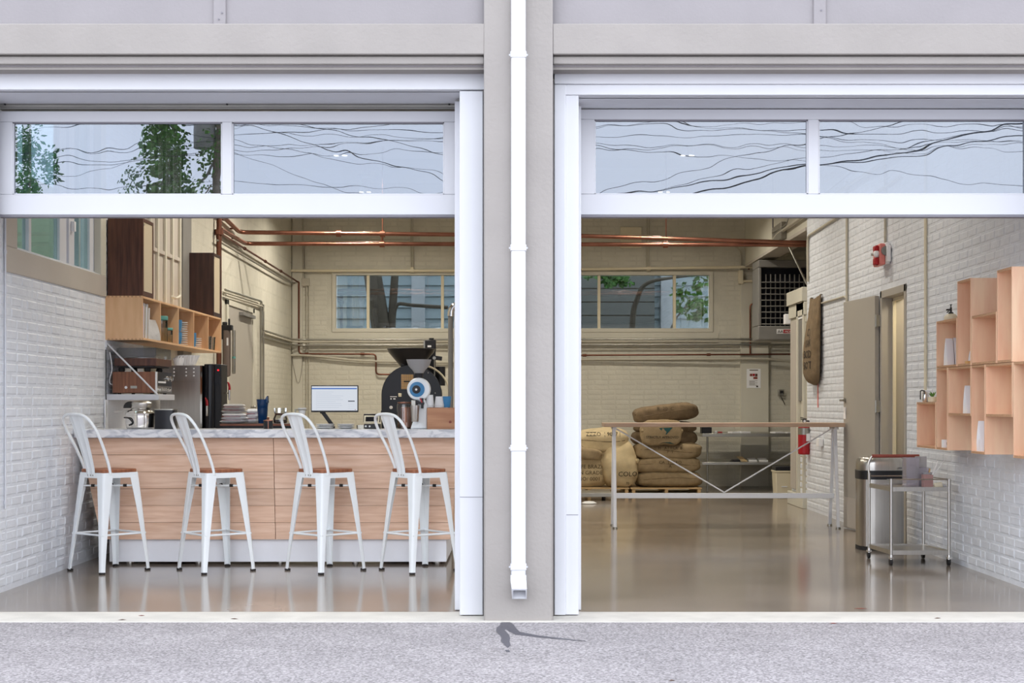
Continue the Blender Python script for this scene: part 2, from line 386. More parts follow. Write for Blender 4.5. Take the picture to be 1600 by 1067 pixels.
def brickwork(wall, fn, u0, u1, v0, v1, holes, mat, singles=0, order=None, visible=None, w=.0045):
    """fn maps (along, up, out) to the world; the first bricks in order are objects of their own, the rest one mesh"""
    rows = list(brick_rows(u0, u1, v0, v1, holes)); pick = []
    if singles:
        full = [r for r in rows if r[4] and (visible is None or visible(r))]
        full.sort(key=order); pick = full[:singles]; ps = set(pick)
        rows = [r for r in rows if r not in ps]
        mb = MB(); mb.add([fn(*q) - fn(0, 0, 0) for q in brick_verts(0, BL, 0, BH, .0045)], BF); me = mb.mesh('brick', mat, smooth=False)
        for a, b, c, d, _ in pick:
            o = bpy.data.objects.new('brick', me); COL.objects.link(o); o.parent = wall; o.location = fn(a, c, U(-.002, .0015))
    mb = MB()
    for a, b, c, d, _ in rows: mb.add([fn(*q) for q in brick_verts(a, b, c, d, w + U(-.3, .2) * w)], BF)
    o = mb.build('brick_field', mat, wall, smooth=False); stuff(o)

# ================================================================== THE SETTING
XL, XR, YB = -3.47, 3.47, 22.55
ZC = 4.4
# street, apron, floor
street = struct(MB().box(-40, 40, -45, 8.56, -.3, -.004).build('street', 'asphalt'))
apron = struct(MB().box(-7, 7, 8.56, 8.97, -.3, .0).build('apron', 'apron', bevel=.006))
flo = struct(MB().box(-3.7, 5.8, 8.97, 22.8, -.3, .0).build('floor', 'floor'))
flo2 = struct(MB().box(-14, 14, 22.8, 34, -.3, -.05).build('yard', 'apron'))
ceil = struct(MB().box(-3.7, 5.9, 8.62, 22.8, ZC, ZC + .1).build('ceiling', 'ceiling'))
for i in range(6):
    MB().box(-3.46, 3.46, 10.5 + i * 2.1, 10.65 + i * 2.1, ZC - .14, ZC).build('joist', 'ceiling', ceil)

# side walls of painted brick
def side_wall(name, xin, sgn, y0, y1, holes, mat):
    mb = MB()
    for a, b, c, d in vec_rects(y0, y1, 0, ZC, holes): mb.box(xin, xin + sgn * .22, a, b, c, d)
    return struct(mb.build(name, mat))
LW_HOLES = [(10.16, 12.21, 2.34, 3.7)]
wl = side_wall('wall_left', XL, -1, 8.97, 13.62, LW_HOLES, 'mortar')
wl2 = side_wall('wall_left', XL, -1, 13.62, YB, [], 'mortar_cream')
fl = lambda a, c, o: Vector((XL + o, a, c))
LB = LW_HOLES + [(9.92, 12.38, 2.16, 3.8)]
brickwork(wl, fl, 9.0, 12.36, .03, 3.6, LB, 'brick', 300, order=lambda r: r[0] + .0 * r[2], visible=lambda r: r[0] > 9.9 and r[3] < 2.45, w=.0032)
brickwork(wl, fl, 12.36, 13.6, .03, 4.3, [], 'brick')
brickwork(wl2, fl, 15.4, YB, .03, 2.2, [(17.3, 19.25, 0, 2.52)], 'brick_cream', w=.001)
BL, BH, JT = .40, .195, .008
brickwork(wl2, fl, 15.4, YB, 2.2, 4.3, [(17.3, 19.25, 0, 2.52)], 'brick_cream', w=.0006)
BL, BH, JT = .205, .066, .010
RW_HOLES = [(13.15, 14.08, -.1, 2.34)]
wr = side_wall('wall_right', XR, 1, 8.97, 17.7, RW_HOLES, 'mortar')
fr = lambda a, c, o: Vector((XR - o, a, c))
def boxes_hide(r): return 9.0 < r[0] < 11.6 and .95 < r[2] < 1.85
brickwork(wr, fr, 9.0, 17.68, .03, 4.3, RW_HOLES, 'brick', 300, order=lambda r: r[0], visible=lambda r: r[0] > 10.0 and r[3] < 2.75 and not boxes_hide(r))
# low brick pier that runs on past the end of the right wall, with board cornice
wr2 = struct(MB().box(XR, XR + .22, 17.7, 18.7, 0, 2.66).build('wall_right', 'mortar_cream'))
brickwork(wr2, fr, 17.7, 18.68, .16, 1.05, [], 'brick')
MB().box(XR - .03, XR, 18.25, 18.62, .2, 2.3).build('pilaster_strip', 'plaster_grey', wr2, bevel=.004)
MB().box(XR - .05, XR + .2, 17.72, 18.72, 0, .16).build('plinth', 'plaster', wr2, bevel=.006)
for z0, z1, o in ((2.50, 2.67, .06), (2.335, 2.495, .035), (2.25, 2.33, .012)):
    MB().box(XR - o, XR + .22, 17.705, 18.70 + o * .5, z0, z1).build('cornice_board', 'plaster', wr2, bevel=.006)
# beam wall above the opening and the side bay behind it
beam = struct(MB().box(XR, XR + .22, 17.7, YB, 3.385, ZC).build('wall_right', 'plaster'))
MB().box(XR - .02, XR + .24, 17.7, YB, 3.345, 3.385).build('lintel', 'plaster_grey', beam)
bay = struct(MB().box(5.7, 5.9, 14.5, 22.8, 0, ZC).build('wall_bay', 'plaster'))
struct(MB().box(XR + .22, 5.9, 17.5, 17.7, 0, ZC).build('wall_bay', 'plaster'))
for k in range(4):
    MB().box(XR + .25, 5.65, 18.4 + k * 1.1, 18.5 + k * 1.1, 3.5, 3.66).build('bay_joist', 'plaster', bay)
tw0 = struct(MB().box(X(900, 87.5), X(1022, 87.5), 26.2, 26.4, -.3, 5.2).build('wall_shed', 'bark'))
for k in range(20): MB().box(X(900, 87.5), X(1022, 87.5), 26.185, 26.2, .2 + k * .24, .42 + k * .24).build('shed_board', 'grey', tw0)
# closet behind the open door
clo = struct(MB().box(4.5, 4.6, 12.2, 15.2, 0, 2.7).box(XR + .22, 4.6, 12.1, 12.2, 0, 2.7).box(XR + .22, 4.6, 15.2, 15.3, 0, 2.7).box(XR + .22, 4.6, 12.1, 15.3, 2.7, 2.75).box(XR + .22, 4.6, 12.1, 15.3, -.02, 0).build('wall_closet', 'cream'))
MB().ball((4.1, 13.6, 2.6), .05).cyl((4.1, 13.6, 2.64), (4.1, 13.6, 2.7), .03).build('added_bulb', 'lamp_face', clo)  # unseen bulb, added to brighten the doorway and its reveal
ql = bpy.data.lights.new('added_fill_light', 'POINT'); ql.energy = 22; ql.color = (1, .9, .72); ql.shadow_soft_size = .06  # added fill light inside the closet
qo = bpy.data.objects.new('added_fill_light', ql); COL.objects.link(qo); qo.location = (4.1, 13.6, 2.5); qo.parent = clo

# back wall with two windows
BWIN = [(X(523, 102), X(523, 102) + 2.18, Z(514, 102), Z(429, 102)), (X(1110, 102) - 2.18, X(1110, 102), Z(514, 102), Z(429, 102))]
mb = MB()
for a, b, c, d in vec_rects(-3.7, 5.9, 0, ZC, BWIN): mb.box(a, b, YB, YB + .25, c, d)
wb = struct(mb.build('wall_back', 'mortar_cream'))
fb = lambda a, c, o: Vector((a, YB - o, c))
brickwork(wb, fb, -3.45, 5.6, .03, 4.35, [(h[0] - .12, h[1] + .12, h[2] - .22, h[3] + .1) for h in BWIN], 'brick_cream', w=.0016)
MB().box(X(1158, 102.5), X(1202, 102.5), YB - .07, YB, 0, Z(440, 102)).build('pilaster', 'plaster', wb, bevel=.006)
MB().box(X(457, 102), X(473, 102), YB - .05, YB, 0, ZC).build('pilaster', 'plaster', wb, bevel=.006)

def window(name, h, mull, mat='glass_win'):
    fr_ = MB(); t = .05; y0, y1 = YB - .03, YB + .09
    fr_.box(h[0] - .04, h[1] + .04, y0, y1, h[3] - .01, h[3] + t).box(h[0] - .04, h[1] + .04, y0, y1, h[2] - .05, h[2] + .01)
    fr_.box(h[0] - .04, h[0] + .02, y0, y1, h[2], h[3]).box(h[1] - .02, h[1] + .04, y0, y1, h[2], h[3])
    o = struct(fr_.build(name, 'plaster', bevel=.004))
    xs = [h[0] + .02] + mull + [h[1] - .02]
    for m_ in mull: MB().box(m_ - .022, m_ + .022, YB + .0, YB + .07, h[2], h[3]).build('mullion', 'cream', o, bevel=.003)
    for i in range(len(xs) - 1): MB().box(xs[i] + .01, xs[i + 1] - .01, YB + .045, YB + .051, h[2], h[3]).build('pane', mat, o)
    MB().box(h[0] - .12, h[1] + .12, YB - .02, YB, h[2] - .20, h[2] - .05).build('apron_panel', 'plaster', o)
    return o
window('window_1', BWIN[0], [X(575, 102), X(575, 102) + 1.14])
window('window_2', BWIN[1], [X(936, 102), X(1054, 102)])

# window in the left wall, seen at a slant
wh = LW_HOLES[0]
wo = struct(MB().box(XL - .22, XL + .012, 9.93, 12.36, 2.16, 2.335).build('window_3', 'plaster_grey', bevel=.006))
MB().box(XL - .05, XL + .010, 12.205, 12.36, 2.335, 3.75).build('jamb', 'plaster', wo, bevel=.005)
MB().box(XL - .05, XL + .010, 9.93, 10.17, 2.335, 3.75).build('jamb', 'plaster_grey', wo, bevel=.005)
for y0, y1, dx in ((10.16, 10.24, .05), (10.585, 10.64, .05), (11.33, 11.50, .06), (11.515, 11.655, .045), (11.86, 11.90, .07), (12.09, 12.20, .05)):
    MB().box(XL - dx - .05, XL - dx, y0, y1, 2.335, 3.7).build('sash', 'trim', wo, bevel=.004)
MB().box(XL - .12, XL - .04, 10.16, 12.2, 2.335, 2.362).build('sash_rail', 'trim', wo, bevel=.004)
for y0, y1, dx in ((10.24, 10.585, .075), (10.64, 11.33, .08), (11.655, 12.09, .07)):
    MB().box(XL - dx - .004, XL - dx, y0, y1, 2.36, 3.7).build('pane', 'glass_side', wo)
MB().box(XL - .045, XL - .015, 11.56, 11.60, 2.62, 2.70).build('latch', 'white', wo, bevel=.004)

# facade
YF = 8.61
fw = MB()
fw.box(X(756, 267), X(864, 267), YF, 9.28, -.02, 5.2)
fw.box(-8, 8, YF + .05, 9.0, 3.25, 5.2)
fw.box(-8, -3.42, YF, 9.0, -.02, 3.3).box(3.46, 8, YF, 9.0, -.02, 3.3)
wf = struct(fw.build('wall_front', 'facade_grey', bevel=.004))
MB().box(X(756, 267), X(864, 267), YF - .006, YF + .3, -.02, 5.2).build('pillar_face', 'facade', wf, bevel=.01)
for nm, xa, xb in (('l', -8, X(757, 267)), ('r', X(864, 267), 8)):
    MB().box(xa, xb, YF - .0, YF + .06, Z(85, 267), Z(37, 267)).build('beam', 'facade', wf, bevel=.006)
    MB().box(xa, xb - (.0 if nm == 'r' else .0), YF + .028, YF + .09, Z(99, 267), Z(86, 267)).build('drip_board', 'facade', wf, bevel=.008)
    MB().box(xa, xb, YF + .06, YF + .3, Z(109.5, 265), Z(98, 266)).build('reveal_board', 'facade', wf)
MB().box(X(333, 266), X(353, 266), YF + .035, YF + .06, Z(37, 267), 5.2).build('batten', 'facade_grey', wf, bevel=.004)
MB().box(X(1271, 266), X(1291, 266), YF + .035, YF + .06, Z(37, 267), 5.2).build('batten', 'facade_grey', wf, bevel=.004)
for px, py in ((347, 18), (342, 28), (1283, 14)):
    MB().cyl((X(px, 266), YF + .03, Z(py, 267)), (X(px, 266), YF + .04, Z(py, 267)), .005, n=8).build('nail', 'seal', wf)

# white casing of the two openings
t1 = MB().box(-5, X(757, 262), 8.78, 8.86, Z(140, 262), Z(110, 262)).build('trim_1', 'trim', bevel=.004); struct(t1)
MB().box(-5, -.351, 8.84, 9.28, Z(140, 262), Z(116, 262)).build('soffit', 'trim', t1)
t2 = struct(MB().box(X(718, 262), X(755, 262), 8.785, 9.3, .005, Z(141.5, 262)).build('trim_2', 'trim', bevel=.006))
MB().box(X(710.5, 255), X(718, 262) + .01, 9.02, 9.12, .003, 3.12).build('stop_moulding', 'trim', t2, bevel=.003)
t3 = struct(MB().box(-3.42, -3.30, 8.785, 9.3, .005, 3.14).build('trim_3', 'trim', bevel=.006))
MB().box(-3.31, -3.212, 9.02, 9.12, .003, 3.12).build('stop_moulding', 'trim', t3, bevel=.003)
t4 = struct(MB().box(X(866, 262), 5, 8.78, 8.86, Z(131, 262), Z(112, 262)).build('trim_4', 'trim', bevel=.004))
MB().box(X(882, 262), 5, 8.795, 8.9, Z(147.5, 262), Z(131, 262)).build('inner_head', 'trim', t4, bevel=.004)
MB().box(X(882, 262), 5, 8.88, 9.28, Z(147.5, 262), Z(131, 262)).build('soffit', 'trim', t4)
t5 = struct(MB().box(X(866, 262), X(884, 262), 8.785, 9.3, .005, Z(131.5, 262)).build('trim_5', 'trim', bevel=.005))
MB().box(X(883.5, 262), X(904.5, 262), 8.80, 9.3, .005, Z(147.5, 262)).build('inner_jamb', 'trim', t5, bevel=.005)
MB().box(X(904, 262), X(908, 255), 9.02, 9.12, .003, 3.09).build('stop_moulding', 'trim', t5, bevel=.003)
for tt_, sx_ in ((t2, -1), (t5, 1)): MB().box(sx_ * .2, sx_ * .2145, 8.795, 9.2, .003, 3.2).build('caulk_strip', 'facade', tt_)
t6 = struct(MB().box(3.30, 3.46, 8.785, 9.3, .005, 3.14).build('trim_6', 'trim', bevel=.005))
for t, xs, zz in ((t2, (X(718, 262), X(755, 262)), Z(777, 262)), (t5, (X(885, 262), X(904, 262)), Z(805, 262))):
    MB().box(xs[0] + .001, xs[1] - .001, 8.7835 + (.015 if t is t5 else 0), 8.8, zz, zz + .003).build('scarf_joint', 'seal', t)

# raised sectional garage doors: their lowest section hangs in the head of each opening
def garage_door(name, xs, zt, zp1, zp0, zb, track_z):
    y0, y1 = 9.19, 9.24
    d = struct(MB().box(xs[0], xs[-1], y0, y1, zb, zp0).build(name, 'door_white', bevel=.004))
    MB().box(xs[0], xs[-1], y0, y1, zp1, zt).build('top_rail', 'door_white', d, bevel=.004)
    for i in range(0, len(xs), 2): MB().box(xs[i], xs[i + 1], y0, y1, zp0, zp1).build('stile' if i in (0, len(xs) - 2) else 'mullion', 'door_white', d, bevel=.004)
    for i in range(1, len(xs) - 1, 2):
        a, b = xs[i], xs[i + 1]
        MB().box(a, b, y0 + .022, y0 + .027, zp0, zp1).build('pane', 'glass_door', d)
        for q in ((a, a + .007, zp0, zp1), (b - .007, b, zp0, zp1), (a, b, zp1 - .009, zp1), (a, b, zp0, zp0 + .006)):
            MB().box(q[0], q[1], y0 + .008, y0 + .03, q[2], q[3]).build('glazing_bead', 'seal' if q[3] == zp1 and q[0] == a and q[1] == b else 'door_white', d)
    MB().box(xs[0], xs[-1], y0 - .004, y1 + .004, zb - .016, zb).build('bottom_seal', 'seal', d, bevel=.004)
    tr = MB().box(xs[0], xs[-1], 9.19, 9.26, zt + .012, track_z).build('head_track', 'grey', d)
    MB().box(xs[0], xs[-1], 9.184, 9.19, zt + .028, zt + .034).build('track_lip', 'galv', d)
    for q in range(3):
        xx = xs[0] + .04 + (xs[-1] - xs[0] - .08) * q / 2
        MB().cyl((xx, 9.18, zt + .04), (xx, 9.2, zt + .04), .006, n=8).build('bolt', 'rubber', d)
    return d
s = 250
garage_door('door_1', [X(-1, s), X(20, s), X(347, s), X(363, s), X(694, s), X(712, s)], Z(174, s), Z(191, s), Z(304, s), Z(336, s), Z(160, s))
garage_door('door_2', [X(907, s), X(929, s), X(1262, s), X(1279, s), X(1612, s), X(1632, s)], Z(171, s), Z(187, s), Z(303.5, s), Z(336, s), Z(158, s))

# door in the right wall: casing, leaf folded back along the wall
d3 = MB(); c0, c1, ct = 13.15, 14.08, 2.34
d3.box(XR - .012, XR + .22, c0 - .0, c0 + .06, 0, ct).box(XR - .012, XR + .22, c1 - .06, c1, 0, ct).box(XR - .012, XR + .22, c0, c1, ct - .07, ct)
d3 = struct(d3.build('door_3', 'door_beige', bevel=.004))
MB().box(XR + .09, XR + .12, c0 + .06, c0 + .09, 0, ct - .07).box(XR + .09, XR + .12, c1 - .09, c1 - .06, 0, ct - .07).box(XR + .09, XR + .12, c0 + .06, c1 - .06, ct - .1, ct - .07).build('stop_bead', 'cream', d3)
hinge, tip = Vector((XR - .035, 14.10, 0)), Vector((3.335, 15.0, 0)); dl = (tip - hinge).normalized(); nl = Vector((dl.y, -dl.x, 0)) * -.022
leaf = MB().obox((hinge + tip) / 2 + Vector((0, 0, 1.155)), (tip - hinge) / 2, nl, (0, 0, 1.145)).build('leaf', 'door_beige', d3, bevel=.003)
MB().obox((hinge + tip) / 2 + Vector((0, 0, .17)) + nl * 1.05, (tip - hinge) / 2 * .98, nl * .06, (0, 0, .15)).build('kick_plate', 'plaster_grey', leaf)
for zz in (2.06, 1.24, .3):
    MB().box(XR - .05, XR - .005, c1 - .02, c1 + .012, zz - .055, zz + .055).cyl((XR - .05, c1 + .005, zz - .06), (XR - .05, c1 + .005, zz + .06), .011, n=8).build('hinge', 'galv', d3)
hp = tip - dl * .05 + Vector((0, 0, 1.30)) + nl * 1.1
MB().cyl(hp, hp + nl * 2.4, .011, n=10).tube([hp + nl * 2.4, hp + nl * 2.4 - dl * .1], .009).cyl(hp, hp + nl * .3, .028, n=14).build('lever_handle', 'galv', leaf)
MB().obox(hp + Vector((0, 0, -.13)) + nl * .1, dl * .03, nl * .08, (0, 0, .06)).build('notice', 'white', leaf)
# glazed door in the pier
d5 = struct(MB().box(XR - .035, XR, 17.75, 17.82, .16, 2.5).box(XR - .035, XR, 18.12, 18.2, .16, 2.5).box(XR - .035, XR, 17.75, 18.2, 2.4, 2.5).build('door_5', 'plaster', bevel=.004))
MB().box(XR - .02, XR - .014, 17.82, 18.12, 1.3, 2.4).build('pane', 'grey', d5)
MB().box(XR - .03, XR - .005, 17.84, 18.10, 2.3, 2.32).build('glazing_bar', 'white', d5)
# closed flush door in the left wall
d4 = struct(MB().box(XL - .02, XL + .015, 17.5, 19.1, .02, 2.44).build('door_4', 'door_beige', bevel=.004))
MB().box(XL - .02, XL + .03, 19.1, 19.2, 0, 2.5).box(XL - .02, XL + .03, 17.4, 17.5, 0, 2.5).box(XL - .02, XL + .03, 17.4, 19.2, 2.44, 2.5).build('casing', 'plaster', d4, bevel=.003)
MB().box(XL + .015, XL + .07, 18.2, 19.05, 2.36, 2.40).build('closer_bar', 'grey', d4)
MB().lathe([(.0, 0), (.012, .0), (.012, .03), (.03, .045), (.026, .07), (0, .075)], (XL + .015, 19.0, 1.22), 14, 'x').build('knob', 'galv', d4)
# blocked-up panelled opening and a concrete post above the long shelf
pn = struct(MB().box(XL - .02, XL + .03, 13.65, 14.95, 2.1, ZC).build('trim_7', 'plaster_grey', bevel=.004))
for yy in (13.7, 13.98, 14.28, 14.58, 14.9): MB().box(XL + .03, XL + .055, yy - .025, yy + .025, 2.1, ZC).build('batten', 'plaster', pn, bevel=.004)
for zz in (2.72, ): MB().box(XL + .03, XL + .05, 13.65, 14.95, zz - .02, zz + .02).build('cross_rail', 'plaster_grey', pn, bevel=.004)
MB().tube(bend([(XL + .06, 14.45, 2.32), (XL + .11, 14.45, 2.30), (XL + .11, 14.62, 2.33), (XL + .11, 14.62, 2.42)], .04), .012).build('pull_handle', 'plaster', pn)
struct(MB().box(XL - .02, XL + .06, 14.98, 15.36, 0, ZC).build('trim_8', 'grey', bevel=.006))

# what the windows look out on
sw = struct(MB().box(-9, 9, 26.6, 26.8, -.3, 5.0).build('wall_neighbour', 'siding'))
for k in range(24):
    MB().prism([(26.6, .2 + k * .2), (26.56, .2 + k * .2), (26.595, .4 + k * .2), (26.6, .4 + k * .2)], 'x', -9, 9).build('siding_board', 'siding', sw)
for px in (652, 1045): MB().box(X(px, 87.5) - .12, X(px, 87.5) + .12, 26.5, 26.62, 0, 5.0).build('corner_board', 'trim', sw)
gw = struct(MB().box(-6.3, -6.1, 7, 26, -.3, 4.1).build('wall_outside', 'green_wall'))
for k in range(3): MB().box(-6.1, -6.085, 7, 26, 1.62 + k * .72, 2.32 + k * .72).build('wall_board', 'green_wall', gw, bevel=.006)
struct(MB().box(-6.4, -3.7, 9.0, 26, -.3, -.05).build('yard', 'apron'))

# ================================================================== BAR COUNTER
YC = F / 201
bc = thing('bar_counter', 'long oak plank bar counter with a marble top and white kick board', 'counter', (-1.9, 11.8, 0))
MB().box(-3.455, -.30, YC, YC + .50, 1.001, 1.066).build('countertop', 'marble', bc, bevel=.004)
YP = F / 199
zt, zb = .998, Z(843, 199)
xl = lambda z: -3.445 + (zt - z) / (zt - zb) * .17
xr = lambda z: -.46 - (zt - z) / (zt - zb) * .075
seam = lambda z: X(427, 199) + (zt - z) / (zt - zb) * .018
for i in range(6):
    a, b = zb + (zt - zb) * i / 6 + .001, zb + (zt - zb) * (i + 1) / 6 - .001; j = U(-.0012, .0012)
    for L_, R_ in ((xl, lambda z: seam(z) - .002), (lambda z: seam(z) + .002, xr)):
        MB().prism([(L_(a), a), (R_(a), a), (R_(b), b), (L_(b), b)], 'y', YP + j, YP + .025).build('plank', 'oak', bc, bevel=.0015)
MB().prism([(xl(zb) + .01, zb), (xr(zb) - .01, zb), (xr(zt) - .01, zt), (xl(zt) + .01, zt)], 'y', YP + .025, YP + .06).build('backing_board', 'walnut', bc)
MB().prism([(YP + .03, zb), (YP + .95, zb), (YP + .95, .998), (YP + .03, .998)], 'x', -.56, -.535).build('end_panel', 'oak', bc, bevel=.002)
MB().prism([(YP + .03, zb), (YP + .5, zb), (YP + .5, .998), (YP + .03, .998)], 'x', -3.26, -3.235).build('end_panel', 'oak', bc, bevel=.002)
MB().box(X(171, 198.4), X(697.5, 198.4), YP + .035, YP + .06, .022, zb).build('toe_kick', 'toe', bc, bevel=.002)
MB().box(X(697.5, 198.4) - .025, X(697.5, 198.4), YP + .06, 12.5, .022, zb).build('toe_kick_end', 'toe', bc, bevel=.002)
for xx in (-3.1, -2.55, -1.9, -1.3, -.65):
    MB().cyl((xx, 11.75, 0), (xx, 11.75, .06), .018, n=10).cyl((xx, 11.75, 0), (xx, 11.75, .012), .028, n=12).build('levelling_foot', 'steel', bc)
MB().box(-3.2, -.56, 11.95, 12.75, .86, .90).build('work_shelf', 'steel', bc, bevel=.003)
MB().box(-3.2, -.56, 12.70, 12.72, .1, .86).build('rear_panel', 'walnut', bc)

# ================================================================== BAR STOOLS
def corner_section(w, rc=.018, k=3):
    """outer outline of an angle iron whose corner is at 0,0 and whose plates run to -x and -y"""
    pts = [(-w, 0)]
    for i in range(k + 1):
        a = math.pi / 2 * (1 - i / k); pts.append((-rc + rc * math.cos(a), -rc + rc * math.sin(a)))
    return pts + [(0, -w)]
def make_stool():
    t = thing('bar_stool', '', 'bar stool')
    for sx in (-1, 1):
        for sy in (-1, 1):
            mb = MB(); rings = []
            for z, c, wd in ((.748, .157, .084), (.70, .162, .080), (.50, .180, .062), (.25, .200, .044), (.05, .2165, .034), (.012, .219, .034)):
                o_ = corner_section(wd, min(.018, wd * .4)); th = .004
                inn = [(min(x_, -th) if y_ > -wd * .98 else x_ - th, min(y_, -th) if x_ > -wd * .98 else y_ - th) for x_, y_ in o_]
                rings.append([(sx * (c + x_), sy * (c + y_), z) for x_, y_ in o_ + inn[::-1]])
            n = len(rings[0]); vs = [v for r in rings for v in r]; fs = []
            for i in range(len(rings) - 1):
                for j in range(n): fs.append((i * n + j, i * n + (j + 1) % n, (i + 1) * n + (j + 1) % n, (i + 1) * n + j))
            h = n // 2
            for base in (0, (len(rings) - 1) * n):
                for j in range(h - 1): fs.append((base + j, base + j + 1, base + n - 2 - j, base + n - 1 - j))
            lg = mb.add(vs, fs).build('leg', 'white_metal', t)
            MB().box(sx * .186, sx * .221, sy * .186, sy * .221, 0, .015).build('foot_cap', 'rubber', lg, bevel=.004)
    fr_ = MB()
    fr_.prism(rounded(.318, .318, .03), 'z', .741, .747)
    for a in (0, 1, 2, 3):
        c_, s_ = math.cos(a * math.pi / 2), math.sin(a * math.pi / 2)
        q = lambda x, y, z: (x * c_ - y * s_, x * s_ + y * c_, z)
        fr_.obox(q(0, -.1575, .727), Vector(q(.135, 0, 0)), Vector(q(0, .002, 0)), (0, 0, .019))
    fr_.build('seat_frame', 'white_metal', t)
    MB().prism(rounded(.312, .312, .042, 5), 'z', .747, .773).build('seat', 'seat', t, bevel=.005)
    for s in (-1, 1):
        br = MB().tube([(-.160, -.160 * s, .645), (.160, .160 * s, .645)], .007).build('cross_brace', 'white_metal', t)
        for k in (-1, 1): MB().cyl(Vector((.075 * k, .075 * s * k, .645)), Vector((.094 * k, .094 * s * k, .645)), .0115, n=8).build('stacking_pad', 'rubber', br)
    for a in range(4):
        c_, s_ = math.cos(a * math.pi / 2), math.sin(a * math.pi / 2)
        q = lambda x, y, z: (x * c_ - y * s_, x * s_ + y * c_, z)
        MB().tube([q(-.192, -.192, .285), q(-.15, -.182, .285), q(.15, -.182, .285), q(.192, -.192, .285)], .008).build('stretcher', 'white_metal', t)
    half = [(.158, -.098, .735), (.163, -.115, .80), (.176, -.165, .92), (.188, -.222, 1.03), (.183, -.262, 1.10), (.155, -.293, 1.155), (.10, -.308, 1.182), (0, -.313, 1.19)]
    pts = half + [(-x, y, z) for x, y, z in half[-2::-1]]
    MB().tube(smoothpath(pts, 5), .0112, n=10).build('back_hoop', 'white_metal', t)
    mb = MB(); vs = []; K = 8
    for i in range(K + 1):
        u = i / K; z = .715 + (1.183 - .715) * u; wd = .050 + .034 * u; y = -.161 - .147 * max(0, u - .06) ** 1.15
        for j, xx in enumerate((-1, -.62, -.5, -.38, .38, .5, .62, 1)):
            rib = .004 if j in (2, 5) else 0
            vs.append((xx * wd, y - rib, z))
    nv = len(vs); vs += [(x, y + .003, z) for x, y, z in vs]; fs = []
    for i in range(K):
        for j in range(7):
            a = i * 8 + j; fs += [(a, a + 1, a + 9, a + 8), (nv + a, nv + a + 8, nv + a + 9, nv + a + 1)]
        fs += [(i * 8, i * 8 + 8, nv + i * 8 + 8, nv + i * 8), (i * 8 + 7, nv + i * 8 + 7, nv + i * 8 + 15, i * 8 + 15)]
    for j in range(7): fs += [(j, nv + j, nv + j + 1, j + 1), (K * 8 + j, K * 8 + j + 1, nv + K * 8 + j + 1, nv + K * 8 + j)]
    sp = mb.add(vs, fs).build('back_splat', 'white_metal', t)
    b_ = MB()
    for xx in (-.03, 0, .03): b_.lathe([(.006, 0), (.005, -.004), (.002, -.006)], (xx, -.162, .729), 8, 'y')
    b_.build('rivet_row', 'galv', sp)
    return t
st = make_stool()
spots = [(-3.115, 11.2, 5.5), (-2.30, 11.2, -6.0), (-1.468, 11.2, 1.0), (-.757, 11.2, -6.0)]
stl = ['white metal bar stool nearest the left brick wall, wooden seat', 'second white metal bar stool from the left brick wall, before the silver pot',
       'third white metal bar stool from the left wall, below the computer monitor', 'white metal bar stool next to the doorway pillar, below the coffee grinder']
for i, (x_, y_, a) in enumerate(spots):
    o = st if i == 0 else copy_tree(st)
    o.location = (x_, y_, 0); o.rotation_euler = (0, 0, math.radians(-45 + a)); o['label'] = stl[i]; o['group'] = 'bar stools along the counter'

# ================================================================== LONG WALL SHELF AND SPEAKERS
XF = -3.157; s0, s1 = 186.0, 147.0; y0, y1 = F / s0, F / s1; z0, z1 = 1.803, 2.172
sh = thing('cubby_shelf', 'long plywood cubby shelf with five compartments on the left wall', 'shelf', (-3.3, y0, z0))
edges = [F * -XF / (CX - p) for p in (222.8, 251, 279, 303, 325.6, 346)]
MB().box(XL, XF, y0, y1, z0, z0 + .018).build('bottom_board', 'shelf_ply', sh, bevel=.001)
MB().box(XL, XF, y0, y1, z1 - .018, z1).build('top_board', 'shelf_ply', sh, bevel=.001)
MB().box(XL, XL + .012, y0, y1, z0 + .018, z1 - .018).build('back_board', 'shelf_ply', sh)
sd = MB().box(XL, XF, y0 - .002, y0 + .016, z0 - .001, z1 + .001).build('side_board', 'shelf_ply', sh, bevel=.001)
jn = MB()
for i in range(9):
    for zz in (z0 + .006, z1 - .006): jn.box(XL + .02 + i * .033, XL + .035 + i * .033, y0 - .0035, y0, zz - .006, zz + .006)
jn.build('box_joint', 'ply_edge', sd)
for e in edges[1:-1]: MB().box(XL + .012, XF, e - .009, e + .009, z0 + .018, z1 - .018).build('divider', 'shelf_ply', sh, bevel=.001)
MB().box(XL, XF, y1 - .018, y1, z0, z1).build('side_board', 'shelf_ply', sh, bevel=.001)
zs = z0 + .0185
def speaker(label, ya, yb, zt, mat):
    t = thing('speaker', label, 'speaker', (-3.3, ya, z1), 'wooden speakers on the cubby shelf')
    MB().box(XL + .015, XF - .012, ya, yb, z1 + .002, zt).build('cabinet', mat, t, bevel=.003)
    f = MB(); x0, x1 = XF - .012, XF
    f.box(x0, x1, ya, ya + .028, z1 + .002, zt).box(x0, x1, yb - .028, yb, z1 + .002, zt).box(x0, x1, ya + .028, yb - .028, zt - .03, zt).box(x0, x1, ya + .028, yb - .028, z1 + .002, z1 + .045)
    f.build('front_frame', mat, t, bevel=.002)
    MB().box(x0, x1 - .005, ya + .028, yb - .028, z1 + .045, zt - .03).build('grille', 'grille', t)
    MB().box(x1 - .006, x1 - .002, ya + .035, ya + .06, zt - .06, zt - .045).build('badge', 'galv', t)
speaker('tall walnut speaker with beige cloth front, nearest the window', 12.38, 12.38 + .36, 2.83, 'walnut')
speaker('dark walnut speaker with beige cloth front, standing before the copper riser', Y(150.8), Y(150.8) + .36, 2.83, 'walnut_dark')

